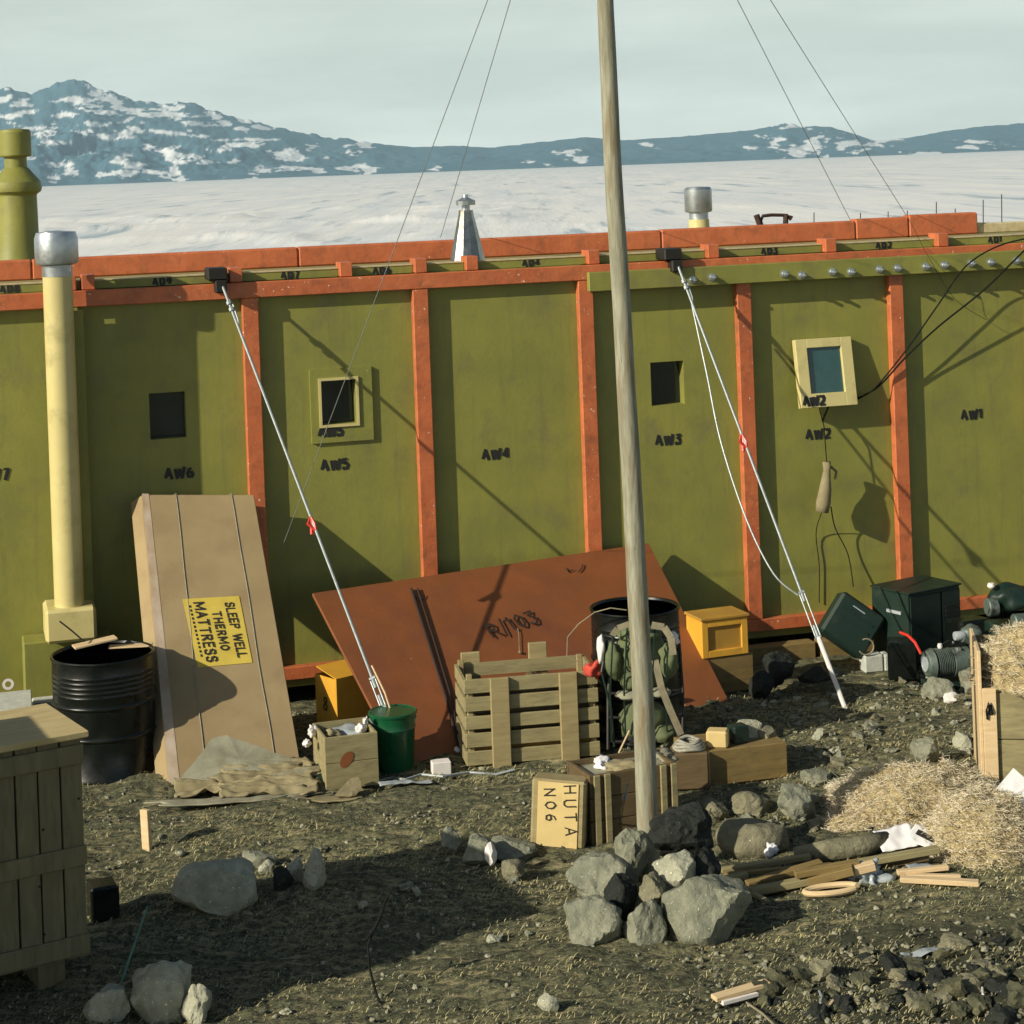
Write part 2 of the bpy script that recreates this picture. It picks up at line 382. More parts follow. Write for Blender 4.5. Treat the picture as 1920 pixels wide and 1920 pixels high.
for j in range(NJ):
    v = j / (NJ - 1)
    for px in pxs:
        D0 = 5300 + 200 * fbm(px * .006, 0, 2, 3)
        d = D0 + (6600 - D0) * v if v <= 1 else 0
        a, _ = uv(px, 290); X = a * d / 3750.0
        H = mountain_height(px); base = -5.2
        prof = .42 * v + .58 * v ** 2.2
        z = base + (H - base) * prof
        amp = (H - base) * .22 * math.sin(math.pi * min(1, v)) 
        rg = fbm(X * .004, d * .0022, 1.0, 5, .55)
        z += amp * rg + (0 if v < .97 else 9 * fbm(px * .05, 3, 1, 3)* (1 if H > 100 else .25))
        vs.append(Vector((X, d, max(z, base)))); 
        # snow: patches at their own places on the slopes plus gully noise
        bb = (CAMZ - z) * 3750.0 / d; py = 960 + (bb - 648 - (px - 960) * sn) / cs
        s = 0
        wob = fbm(px * .030, py * .11, 3, 5, .62) * 1.4 - (.45 if H < 95 else .12) 
        for sx, sy, rx, ry, sl in SNOWS:
            ex = (px - sx) / rx; ey = (py - sy - (px - sx) * sl * -1 * -1) / ry if False else (py - sy + (px - sx) * sl) / ry
            q = ex * ex + ey * ey
            if q < 3: s = max(s, .75 - q * .75 + wob * 1.0)
        n2 = fbm(px * .014, py * .045, 9, 5, .6)
        if H > 95: s = max(s, (n2 - .34) * 5)
        snow.append(max(0.0, min(1.0, s * 4)))
n_ = len(pxs)
for j in range(NJ - 1):
    for i in range(n_ - 1): fs.append((j * n_ + i, j * n_ + i + 1, (j + 1) * n_ + i + 1, (j + 1) * n_ + i))
# back side, falling away behind the skyline
k0 = len(vs)
for i in range(n_):
    q = vs[(NJ - 1) * n_ + i]; vs.append(Vector((q.x * 1.12, 7400, -5.2))); snow.append(.3)
for i in range(n_ - 1): fs.append(((NJ - 1) * n_ + i, (NJ - 1) * n_ + i + 1, k0 + i + 1, k0 + i))
mb = MB(); mb.v = vs; mb.f = fs
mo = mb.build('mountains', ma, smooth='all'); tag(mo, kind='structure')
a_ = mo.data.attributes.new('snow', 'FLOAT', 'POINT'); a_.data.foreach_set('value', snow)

# haze over the bay
hz = MB().box(-8000, 8000, -120, 7900, -9, 420).build('haze', None); hz.data.materials.clear()
hm = bpy.data.materials.new('haze'); hm.use_nodes = True; t = hm.node_tree; t.nodes.clear()
o_ = t.nodes.new('ShaderNodeOutputMaterial'); pv = t.nodes.new('ShaderNodeVolumePrincipled')
pv.inputs['Density'].default_value = .00009; pv.inputs['Color'].default_value = (.55, .82, .95, 1)
t.links.new(pv.outputs[0], o_.inputs['Volume']); hz.data.materials.append(hm); tag(hz, kind='stuff')

# ============================================================ HUT
W0 = P(600, 1258, 13.5); W1 = P(1480, 1168, 14.4)
YAW = math.atan2(W1.y - W0.y, W1.x - W0.x)
WA = Vector((math.cos(YAW), math.sin(YAW), 0)); WN = Vector((math.sin(YAW), -math.cos(YAW), 0))
W0 = Vector((W0.x, W0.y, 0))
def H(x, y, o=0.0):
    """photo pixel -> (s, h) on the plane standing o in front of the wall"""
    a, b = uv(x, y); D = Vector((a / 3750.0, 1, -b / 3750.0)); C = Vector((0, 0, CAMZ))
    t = ((W0 + WN * o - C).dot(WN)) / D.dot(WN); p = C + D * t
    return (p - W0).dot(WA), p.z
def HW(s, o, h): return W0 + WA * s + WN * o + Vector((0, 0, h))
hut = thing('hut', 'long flat-roofed prefabricated hut, olive green wall panels with orange posts, standing across the middle', 'hut', W0, YAW)
def hb(s0, s1, o0, o1, h0, h1):     # hut-local box, o measured outward
    return MB().box(s0, s1, -o1, -o0, h0, h1)
posts_px = [(461, 490), (779, 810), (1089, 1119), (1387, 1413), (1673, 1698)]
ps = [H((a + b) / 2 - 5, 640, .03)[0] for a, b in posts_px]
pitch = (ps[-1] - ps[0]) / 4
ps = [ps[0] - 3 * pitch, ps[0] - 2 * pitch, ps[0] - pitch] + ps + [ps[-1] + pitch, ps[-1] + 2 * pitch]
ZB = H(600, 1240, .03)[1]; ZT = H(790, 543, .03)[1] + .02
PO = .07
rail0 = H(600, 1270, PO)[1]; rail1 = H(600, 1246, PO)[1]
tb0 = H(790, 542, PO)[1]; tb1 = tb0 + .105
SL, SR = ps[0] - .1, ps[-1] + .1
for i, s in enumerate(ps):
    m = M['olive'] if i == 2 else M['orange']
    hb(s - .055, s + .055, .0, PO - .004, rail1, tb0).build('post', m, hut, bevel=.006)
# panels with window openings
win = {}   # panel index -> opening (s0,s1,h0,h1)
def rect(x0, y0, x1, y1, o=0):
    s0, h1 = H(x0, y0, o); s1, h0 = H(x1, y1, o); return (s0, s1, h0, h1)
win[2] = rect(279, 738, 350, 820); win[3] = rect(600, 714, 668, 792); win[5] = rect(1219, 680, 1284, 757); win[6] = rect(1512, 657, 1576, 735)
names = {1: 'AW7', 2: 'AW6', 3: 'AW5', 4: 'AW4', 5: 'AW3', 6: 'AW2', 7: 'AW1'}
npos = {1: (-38, 902), 2: (310, 898), 3: (603, 882), 4: (905, 862), 5: (1230, 835), 6: (1512, 824), 7: (1803, 787)}
for i in range(len(ps) - 1):
    s0, s1 = ps[i] + .002, ps[i + 1] - .002; z0, z1 = rail0, tb1
    b = MB()
    if i in win:
        a0, a1, c0, c1 = win[i]; t = .10
        def V(s, o, h): return Vector((s, -o, h))
        o4 = [V(s0, 0, z0), V(s1, 0, z0), V(s1, 0, z1), V(s0, 0, z1)]; i4 = [V(a0, 0, c0), V(a1, 0, c0), V(a1, 0, c1), V(a0, 0, c1)]; r4 = [V(a0, -t, c0), V(a1, -t, c0), V(a1, -t, c1), V(a0, -t, c1)]
        b.add(o4 + i4 + r4, [(0, 1, 5, 4), (1, 2, 6, 5), (2, 3, 7, 6), (3, 0, 4, 7), (4, 5, 9, 8), (5, 6, 10, 9), (6, 7, 11, 10), (7, 4, 8, 11)])
    else: b.box(s0, s1, 0, .1, z0, z1)
    pn = b.build('wall_panel', M['olive'], hut)
    if i in names:
        s_, h_ = H(*npos[i]); hh = .066
        letters(MB(), names[i], (s_, -.0, h_), (1, 0, 0), (0, 0, 1), hh, .0145, gap=.34, stencil=True, lift=.002).build('lettering', M['black_paint'], pn)
    if i in win:
        a0, a1, c0, c1 = win[i]
        w = hb(a0, a1, -.098, -.09, c0, c1).build('window', M['glass'], hut)
        w['label'] = {2: 'bare dark square window right of the yellow pipe', 3: 'dark window in a shallow pale frame', 5: 'bare dark square window beside the pole', 6: 'teal window in a propped out frame'}[i]
        fr = MB()
        if i == 3:   # shallow wooden surround
            A = rect(580, 694, 701, 824, .02); t = .022
            fr.box(A[0], a0 + .0, -t, 0, A[2], A[3]).box(a1, A[1], -t, 0, A[2], A[3]).box(a0, a1, -t, 0, A[2], c0).box(a0, a1, -t, 0, c1, A[3])
            fr.build('frame', M['olive'], w)
            b2 = MB(); e = .018; t2 = .034
            b2.box(a0 - e, a0, -t2, -t - .001, c0 - e, c1 + e).box(a1, a1 + e, -t2, -t - .001, c0 - e, c1 + e).box(a0, a1, -t2, -t - .001, c0 - e, c0).box(a0, a1, -t2, -t - .001, c1, c1 + e)
            b2.build('trim', M['yellow_olive'], w)
            letters(MB(), 'AW5', (H(598, 818, .022)[0], -.0225, H(598, 819, .022)[1]), (1, 0, 0), (0, 0, 1), .062, .015, gap=.26, stencil=True).build('lettering', M['black_paint'], w)
        elif i == 6:  # storm frame hinged at its top and propped open
            A = rect(1493, 640, 1603, 757, .09)
            th = .055; tilt = R(9); hinge = Vector((0, -.01, A[3]))
            Mx = Matrix.Translation(hinge) @ Matrix.Rotation(-tilt, 4, 'X')
            hgt = (A[3] - A[2]) / math.cos(tilt) * 1.02; c = (A[0] + A[1]) / 2; hw = (A[1] - A[0]) / 2; gw = (a1 - a0) / 2 + .005; g1 = -.065; g0 = -hgt + .10
            fr.box(c - hw, c - gw, -th, 0, -hgt, 0, Mx).box(c + gw, c + hw, -th, 0, -hgt, 0, Mx).box(c - gw, c + gw, -th, 0, -hgt, g0, Mx).box(c - gw, c + gw, -th, 0, g1, 0, Mx)
            fr.build('frame', M['olive_pale'] if 'olive_pale' in M else M['yellow_olive'], w, bevel=.003)
            MB().box(c - gw, c + gw, -th * .55, -th * .45, g0, g1, Mx).build('pane', make_mat('teal_glass', (.02, .075, .075), .08, spec=.8), w)
            p0 = Mx @ Vector((c - hw + .02, -th, -hgt + .018)); ud = Mx.to_3x3() @ Vector((1, 0, 0)); vd = Mx.to_3x3() @ Vector((0, 0, 1))
            letters(MB(), 'AW2', p0, ud, vd, .062, .016, gap=.26, stencil=True).build('lettering', M['black_paint'], w)
            MB().tube([Vector((c, 0, A[2] - .12)), Mx @ Vector((c, -th * .5, -hgt))], .008, 6).build('stay', M['dark_steel'], w)
# body behind the wall
hb(SL, SR, -3.6, -3.5, .0, tb1).build('back_wall', M['olive'], hut)
hb(SL, SL + .1, -3.5, -.1, .0, tb1).build('end_wall', M['olive'], hut)
hb(SR - .1, SR, -3.5, -.1, .0, tb1).build('end_wall', M['olive'], hut)
hb(SL, SR, -3.5, -.105, rail0, rail0 + .05).build('floor_deck', M['dark'], hut)
hb(SL, SR, 0, PO, rail0, rail1).build('bottom_rail', M['orange'], hut, bevel=.005)
hb(SL, SR, 0, PO, tb0, tb1).build('top_beam', M['orange'], hut, bevel=.005)
# floor bearer and footing timbers under the rail
hb(SL, SR, -.02, .03, rail0 - .055, rail0 - .004).build('floor_bearer', M['olive'], hut, bevel=.004)
# roof
RT = tb1 + .055
M['roof'] = make_mat('roof_sheet', (.30, .27, .12), .6, col2=(.24, .22, .09), scale=2)
hb(SL - .05, SR + .05, -3.65, -.16, tb1, RT - .02).build('roof', M['roof'], hut)
raft_px = [-95, 130, 165, 442, 648, 788, 884, 1112, 1336, 1556, 1766, 1975]
raft_s = [H(x, 505 - (x - 650) * .055, 0)[0] for x in raft_px]
whm = make_mat('worn_pale_wood', (.55, .47, .28), .7, col2=(.42, .34, .16), scale=20)
M['whm'] = whm
lab = {0: 'AD8', 2: 'AD9', 3: 'AD7', 4: 'AD6', 6: 'AD4', 8: 'AD3', 9: 'AD2', 10: 'AD1'}
for k, s in enumerate(raft_s):
    hb(s - .042, s + .042, -.14, .02, tb1 + .003, RT + .045).build('rafter_end', M['orange'], hut, bevel=.004)
    e = raft_s[k + 1] if k + 1 < len(raft_s) else SR
    if e - s < .1: continue
    rp = hb(s + .045, e - .045, -.16, -.05, tb1 + .003, RT).build('roof_panel', M['olive'], hut)
    hb(s + .045, e - .045, -.155, -.045, RT + .001, RT + .008).build('edge_strip', whm, rp)
    if k in lab:
        w_ = text_w(lab[k], .042, .5)
        letters(MB(), lab[k], ((s + e) / 2 - w_ / 2, .05, tb1 + .009), (1, 0, 0), (0, 0, 1), .042, .011, gap=.5, stencil=True).build('lettering', M['black_paint'], rp)
# long parapet timbers lying on the roof
sA, sB = SL, H(1835, 430, -1.0)[0]
zz = RT - .0
segs = [sA, H(60, 500, -1)[0], H(560, 480, -1)[0], H(1240, 430, -1)[0], H(1605, 430, -1)[0], H(1705, 430, -1)[0], sB]
for k, (p, q) in enumerate(zip(segs, segs[1:])):
    dz = [0, 0, .0, .004, .016, .028][k]
    hb(p, q - .003, -1.12, -1.0, zz - .02, zz + .125 + dz).build('roof_timber', M['orange'], hut, bevel=.012)
hb(sB, SR, -1.12, -1.03, zz - .02, zz + .06).build('roof_timber', M['whm'], hut, bevel=.008)
# fascia board with bolts on the right half
f0 = H(1104, 505, .13); f1 = H(1104, 548, .13)
o1 = .125
fb = hb(f0[0], SR, PO + .003, o1, H(1280, 538, o1)[1], H(1280, 538, o1)[1] + .135).build('fascia_board', M['olive'], hut, bevel=.005)
bolts = [(1298, 525), (1335, 520), (1470, 514), (1503, 516), (1560, 510), (1595, 510), (1648, 505), (1682, 503), (1735, 500), (1770, 497), (1820, 494), (1857, 492), (1905, 489)]
for x, y in bolts:
    s, h = H(x, y, o1)
    Mx = Matrix.Translation((s, -o1, h)) @ Matrix.Rotation(R(90), 4, 'X')
    MB().lathe([(.030, -.002), (.030, .006), (.021, .008), (.021, .03), (.013, .031), (.013, .062), (.006, .066)], n=8, M=Mx).build('bolt', M['galv'], hut, smooth=True)
# roof flues
def flue(x, ybase, o, prof_parts, label):
    s, h = H(x, ybase, o)
    root = None
    for nm, m, prof, n in prof_parts:
        q = MB().lathe([(r_, z) for r_, z in prof], n=n, c=(s, -o, RT - .03)).build(nm, m, hut if root is None else root, smooth=25)
        if root is None: root = q; q['label'] = label
    return root
flue(36, 485, -1.9, [('chimney', M['olive'], [(.205, 0), (.19, .06), (.150, .27), (.145, .60), (.150, .61), (.178, .63), (.185, .66), (.178, .70), (.095, .80), (.082, .81), (.082, .885), (.110, .89), (.118, .90), (.118, 1.07), (.108, 1.09), (.02, 1.10)], 16)], 'tall olive chimney with stepped cowl')
flue(877, 490, -.42, [('chimney', M['silver'], [(.135, 0), (.10, .16), (.055, .36), (.052, .385)], 12), ('cowl', M['galv'], [(.03, .38), (.03, .42), (.07, .42), (.072, .45), (.02, .475), (.018, .495)], 12)], 'small bright metal cone chimney')
flue(1311, 430, -1.8, [('chimney', M['yellow_olive'], [(.12, 0), (.085, .12), (.082, .2)], 24), ('cowl', M['galv'], [(.078, .195), (.078, .255), (.105, .26), (.112, .275), (.112, .44), (.10, .46), (.02, .465)], 24)], 'squat flue with galvanised cap')
# iron handle on the roof
s, h = H(1456, 425, -1.6)
hd = MB()
z0 = RT + .01
hd.tube([(s - .10, 1.6, z0), (s - .135, 1.6, z0 + .13), (s - .115, 1.6, z0 + .17), (s - .04, 1.6, z0 + .175), (s + .05, 1.6, z0 + .17), (s + .10, 1.6, z0 + .165)], .014, 8)
hd.tube([(s + .07, 1.6, z0), (s + .085, 1.6, z0 + .17), (s + .13, 1.6, z0 + .14)], .024, 8)
hd.tube([(s - .12, 1.6, z0), (s - .15, 1.6, z0 + .12), (s - .17, 1.6, z0 + .18)], .026, 8)
hd.build('lifting_bracket', M['rust'], hut, smooth=True)['label'] = 'rusty iron bracket on the roof'
for x, hh in ((1525, .12), (1612, .1), (1664, .1), (1755, .16), (1790, .1), (1843, .16), (1878, .2), (1700, .1)):
    s, h = H(x, 420, -1.3)
    MB().tube([(s, 1.3, RT - .02), (s + .01, 1.3, RT + .08 + hh)], .004, 5).build('roof_pin', M['dark_steel'], hut)
# outside vent pipe on the left with its foot box
s0, h0 = H(120, 1130, .24); zt = H(113, 470, .24)[1]; zb = H(120, 1135, .24)[1]
sx = H(118, 800, .24)[0]
pipe = MB().lathe([(.094, zb - .02), (.094, H(110, 512, .24)[1])], c=(sx, -.24, 0), n=28).build('vent_pipe', M['yellow_olive'], hut, smooth=True)
pipe['label'] = 'pale yellow vent pipe up the wall with galvanised cap'
zc = H(110, 512, .24)[1]; zc2 = H(110, 494, .24)[1]; zc3 = H(110, 438, .24)[1]
MB().lathe([(.096, zc - .02), (.098, zc2)], c=(sx, -.24, 0), n=28).build('collar', M['galv'], pipe, smooth=True)
MB().lathe([(.10, zc2 - .01), (.133, zc2), (.138, zc2 + .015), (.138, zc3 - .03), (.125, zc3 + .01), (.02, zc3 + .02)], c=(sx, -.24, 0), n=28).build('cowl', M['galv'], pipe, smooth=True)
bz0 = H(120, 1205, .35)[1]
fb_ = MB().box(sx - .16, sx + .16, -.37, -.002, bz0, zb).build('foot_box', M['yellow_olive'], pipe, bevel=.02)
MB().box(sx + .10, sx + .16, -.14, -.075, zb, tb0 - .02).build('backing_channel', M['olive'], pipe)
MB().box(sx - .30, sx + .25, -.25, -.005, .0, bz0 - .002).build('footing', M['olive'], hut, bevel=.01)
# brackets the guy cables hang from
br = []
for x, y in ((405, 515), (1257, 478)):
    s, h = H(x, y, .10)
    b = MB().box(s - .06, s + .07, -.15, .05, h - .035, h + .045).box(s - .015, s + .06, -.17, -PO - .003, h - .12, h - .036)
    b.build('guy_bracket', M['dark_steel'], hut, bevel=.008)
    br.append(HW(s + .03, .15, h - .06))
# ============================================================ OBJECT HELPERS
def RP(x, y, p0, n):
    """photo pixel -> point on the plane through p0 with normal n"""
    a, b = uv(x, y); D = Vector((a / 3750.0, 1, -b / 3750.0)); C = Vector((0, 0, CAMZ))
    return C + D * ((Vector(p0) - C).dot(n) / D.dot(n))
def HO(x, y, o): return RP(x, y, W0 + WN * o, WN)
def ico(sub):
    bm = bmesh.new(); bmesh.ops.create_icosphere(bm, subdivisions=sub, radius=1.0)
    v = [x.co.copy() for x in bm.verts]; f = [tuple(q.index for q in p.verts) for p in bm.faces]; bm.free(); return v, f
ICO = {k: ico(k) for k in (1, 2, 3, 4)}
def rock_vs(seed, sub=3, planes=15, rough=.10, cut=(.62, 1.0)):
    rnd = random.Random(seed); vs, fs = ICO[sub]
    pl = []
    for i in range(planes):
        n = Vector((rnd.gauss(0, 1), rnd.gauss(0, 1), rnd.gauss(0, 1))).normalized(); pl.append((n, rnd.uniform(*cut)))
    out = []
    for v in vs:
        r_ = 1.12
        for n, dd in pl:
            c = v.dot(n)
            if c > .05: r_ = min(r_, dd / c)
        r_ *= 1 + rough * fbm(v.x * 2.2 + seed, v.y * 2.2, v.z * 2.2, 4, .55) + rough * .28 * fbm(v.x * 8 + seed, v.y * 8, v.z * 8, 3, .6)
        out.append(v * r_)
    mn = [min(q[k] for q in out) for k in range(3)]; mxx = [max(q[k] for q in out) for k in range(3)]
    return [Vector([(q[k] - mn[k]) / (mxx[k] - mn[k]) * 2 - 1 for k in range(3)]) for q in out], fs
def stone_mat(name, c, c2, sp=None):
    return make_mat(name, c, .92, col2=c2, scale=7, bump=1.0, bscale=20, dist=.022, spec=.2, detail=9, dirt=tuple(x * .5 for x in c), dirt_scale=9, dirt_at=(.52, .7), speck=sp or tuple(min(1, x * 1.7) for x in c), speck_scale=70, speck_at=.66)
M['stone'] = stone_mat('grey_basalt', (.27, .275, .20), (.15, .158, .115))
M['stone2'] = stone_mat('brown_grey_basalt', (.24, .225, .145), (.13, .125, .08))
M['stone_pale'] = stone_mat('pale_lichened_basalt', (.42, .42, .31), (.24, .245, .18))
M['stone_dark'] = stone_mat('black_scoria', (.030, .034, .028), (.014, .017, .015), (.09, .10, .08))
def rock(x0, x1, y0, y1, label, m='stone', seed=1, d=None, name='rock', group=None, cat='rock', ry=None, sub=4, planes=14, rot=0, sink=.3, rough=.12):
    cx, cy = (x0 + x1) / 2, (y0 + y1) / 2
    if d is None: d = G(cx, y1).y
    k = pxm(d); rx, rz = (x1 - x0) / 2 / k, (y1 - y0) / 2 / k; ry_ = ry or (rx + rz) / 2
    c = P(cx, cy, d + ry_ * .5); vs, fs = rock_vs(seed, sub, planes, rough)
    zb = c.z - rz; ext = sink * rz     # sink the base slightly so that it beds in
    b = MB(); b.v = [Vector((v.x * rx, v.y * ry_, (v.z * (rz + ext / 2) - ext / 2))) for v in vs]; b.f = list(fs)
    o = b.build(name, M[m], smooth=28); o.location = c
    return tag(o, label, cat, group)
def blob(mb, c, r, seed=0, amp=.12, sub=3, fr=1.6, M4=None):
    vs, fs = ICO[sub]; c = Vector(c)
    pts = []
    for v in vs:
        k = 1 + amp * fbm(v.x * fr + seed, v.y * fr, v.z * fr + seed, 3)
        p = Vector((v.x * r[0] * k, v.y * r[1] * k, v.z * r[2] * k))
        if M4 is not None: p = M4 @ p
        pts.append(p + c)
    return mb.add(pts, fs)
def crumple(w, l, seed, amp=.03, fr=5, nx=28, ny=20, fold=None, edge=.0):
    """local sheet centred on the origin, folds as ridged noise"""
    vs, fs = [], []
    for j in range(ny + 1):
        for i in range(nx + 1):
            u, v = i / nx - .5, j / ny - .5
            x = u * w * (1 + edge * nz(v * 5, seed)); y = v * l * (1 + edge * nz(u * 5, seed + 9))
            q = 1 - abs(fbm(x * fr + seed, y * fr * .8, seed, 3)) * 2.6; q = max(q, -.8)
            z = amp * q + (fold(u, v) if fold else 0)
            vs.append(Vector((x + amp * .4 * nz(x * 9, y * 9, seed), y, z)))
    for j in range(ny):
        for i in range(nx): fs.append((j * (nx + 1) + i, j * (nx + 1) + i + 1, (j + 1) * (nx + 1) + i + 1, (j + 1) * (nx + 1) + i))
    b = MB(); b.v = vs; b.f = fs; return b
def sheet_obj(b, name, m, parent=None, th=.006, smooth='all', **k):
    o = b.build(name, m, parent, smooth=smooth, **k)
    md = o.modifiers.new('solid', 'SOLIDIFY'); md.thickness = th; md.offset = 0; return o
def pxframe(bl, br, topl, yaw=None):
    A, B = G(*bl), G(*br); yw = math.atan2(B.y - A.y, B.x - A.x) if yaw is None else R(yaw)
    w = (B.x - A.x) / math.cos(yw)
    h = P(topl[0], topl[1], A.y).z - A.z
    return A, yw, w, h
# ---- woods
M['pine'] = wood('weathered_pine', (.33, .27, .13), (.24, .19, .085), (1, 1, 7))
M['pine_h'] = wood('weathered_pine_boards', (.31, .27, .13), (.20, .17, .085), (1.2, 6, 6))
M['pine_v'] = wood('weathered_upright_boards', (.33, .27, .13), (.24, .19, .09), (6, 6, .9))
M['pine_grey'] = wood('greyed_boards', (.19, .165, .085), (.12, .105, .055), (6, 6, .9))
M['ply'] = wood('plywood', (.235, .165, .055), (.15, .105, .035), (1.4, 5, 5))
M['brownwood'] = wood('dark_brown_boards', (.13, .088, .036), (.08, .055, .022), (1.2, 6, 6))
M['cream'] = make_mat('cream_board', (.62, .48, .20), .7, col2=(.54, .41, .17), scale=4, dirt=(.40, .30, .13), dirt_scale=5, dirt_at=(.52, .8), bump=.05)
M['fresh'] = wood('fresh_sawn_wood', (.66, .50, .29), (.54, .40, .21), (1.2, 7, 7))
M['card'] = make_mat('brown_cardboard', (.335, .255, .135), .85, col2=(.28, .21, .11), scale=3, bump=.08, bscale=25, dirt=(.22, .15, .08), dirt_scale=2.5, dirt_at=(.55, .85), spec=.2)
M['card_edge'] = make_mat('sunlit_cardboard_edge', (.50, .42, .33), .9, col2=(.36, .26, .16), scale=6, stretch=(1, 1, .4), spec=.2)
M['yellow'] = make_mat('yellow_paint', (.66, .36, .035), .5, col2=(.56, .29, .03), scale=5, dirt=(.40, .2, .04), dirt_scale=6, dirt_at=(.55, .8))
M['yellow_dull'] = make_mat('dull_yellow_panel', (.42, .24, .03), .6, col2=(.33, .18, .03), scale=5)
M['label'] = make_mat('yellow_label', (.60, .46, .07), .7, col2=(.52, .39, .06), scale=8)
M['green'] = make_mat('green_enamel', (.004, .085, .030), .3, col2=(.004, .065, .024), scale=4, dirt=(.02, .05, .03), dirt_scale=8, dirt_at=(.6, .8))
M['dgreen'] = make_mat('dark_green_paint', (.006, .022, .013), .5, col2=(.006, .020, .014), scale=5, dirt=(.04, .05, .035), dirt_scale=6, dirt_at=(.58, .8))
M['black_drum'] = make_mat('black_drum_enamel', (.003, .005, .004), .30, spec=.4, col2=(.004, .006, .005), scale=5, dirt=(.02, .022, .018), dirt_scale=6, dirt_at=(.55, .8), bump=.05, bscale=12)
M['rust_in'] = make_mat('drum_inside', (.11, .10, .06), .6, .3, col2=(.05, .045, .03), scale=8)
M['canvas'] = make_mat('grey_canvas', (.30, .295, .215), .95, col2=(.22, .215, .15), scale=6, bump=.2, bscale=60, dirt=(.17, .14, .085), dirt_scale=4, dirt_at=(.48, .7), spec=.1)
M['sack'] = make_mat('tan_sacking', (.27, .235, .135), .95, col2=(.20, .17, .095), scale=9, bump=.2, bscale=60, spec=.1)
M['pack'] = make_mat('green_canvas_pack', (.14, .165, .082), .9, col2=(.09, .11, .055), scale=9, bump=.2, bscale=70, spec=.15)
M['strap'] = make_mat('webbing', (.27, .24, .16), .9, col2=(.2, .18, .12), scale=20, spec=.1)
M['white'] = make_mat('off_white_cloth', (.74, .70, .66), .85, col2=(.62, .60, .57), scale=10, spec=.2)
M['paper'] = make_mat('white_paper', (.76, .75, .74), .8, col2=(.66, .66, .66), scale=6, spec=.2)
M['plastic'] = make_mat('grey_polythene', (.36, .40, .41), .4, col2=(.25, .29, .30), scale=9)
M['red'] = make_mat('red_cloth', (.55, .07, .04), .8, col2=(.42, .05, .03), scale=12)
M['redtag'] = make_mat('red_plastic', (.60, .035, .02), .4)
M['concrete'] = make_mat('pale_block', (.48, .50, .44), .9, col2=(.38, .40, .35), scale=14, bump=.3, bscale=40)
M['engine'] = make_mat('grey_green_casting', (.17, .21, .18), .5, .3, col2=(.07, .10, .085), scale=12, dirt=(.03, .035, .03), dirt_scale=12, dirt_at=(.5, .65), bump=.2, bscale=30)
M['pole'] = make_mat('weathered_pole', (.33, .325, .24), .8, col2=(.19, .185, .125), scale=5, stretch=(9, 9, 1), bump=.35, bscale=12, dirt=(.20, .16, .09), dirt_scale=2.6, dirt_at=(.5, .64), speck=(.09, .07, .045), speck_scale=14, speck_at=.70)
M['ink'] = make_mat('black_ink', (.02, .018, .014), .8)
M['ink_brown'] = make_mat('dark_marker', (.025, .014, .009), .8)
M['straw'] = make_mat('wood_wool', (.72, .65, .47), .9, col2=(.50, .43, .29), scale=18, spec=.2)
M['straw_bed'] = make_mat('packed_straw', (.50, .41, .22), .95, col2=(.28, .22, .11), scale=30, bump=1, bscale=60, spec=.1)
M['rope'] = make_mat('grey_rope', (.36, .35, .28), .9, col2=(.25, .24, .19), scale=40)
M['cord'] = make_mat('dark_cable', (.008, .009, .007), .8, spec=.2)

# ============================================================ POLE, WIRES
PB = G(1218, 1640); PBd = PB.y
PT = P(1112, -535, PBd)
pole = thing('pole', 'tall weathered wooden pole standing in a pile of stones', 'pole', PB)
pts = []; rs = []
for i in range(40):
    t = i / 39; p = PB.lerp(PT, t) - Vector((0, 0, .25 * (1 - t) ** 6))
    pts.append(p + Vector((.010 * math.sin(t * 7) + .006 * nz(t * 9, 2), .006 * nz(t * 9, 7), 0))); rs.append((.055 - .019 * t) * (1 + .05 * nz(t * 22, 4)))
MB().tube(pts, rs, 20).build('shaft', M['pole'], pole, smooth=True, world=True)
b = MB()
for t_k in (.885, .895, .903): 
    q = PB.lerp(PT, t_k); b.lathe([(.037, -.008), (.043, 0), (.037, .008)], c=q, n=16)
b.tube([PB.lerp(PT, .89) + Vector((.036, -.02, 0)), PB.lerp(PT, .885) + Vector((.055, -.02, -.03)), PB.lerp(PT, .872) + Vector((.058, -.02, -.09))], .006, 5)
b.build('lashing', M['strap'], pole, world=True, smooth=True)
def aerial(x, y, end, label):
    o = MB().tube([PT + Vector((0, 0, -.02)), end], .0026, 6).build('aerial_wire', M['steel']); tag(o, label, 'wire', 'thin wires running from the pole top to the hut')
aerial(725, 470, G(430, 1290), 'thin wire from pole top down to the ground behind the mattress carton, leftmost of all')
aerial(825, 440, HO(826, 445, -1.2), 'thin wire ending on the roof just left of the cone chimney')
aerial(1140, 420, HO(1141, 425, -1.2), 'thin steep wire running close beside the pole')
aerial(1597, 415, HO(1597, 418, -1.2), 'thin wire reaching the roof right of the rusty bracket')
aerial(1705, 410, HO(1705, 413, -1.2), 'thin wire landing farthest right on the roof')

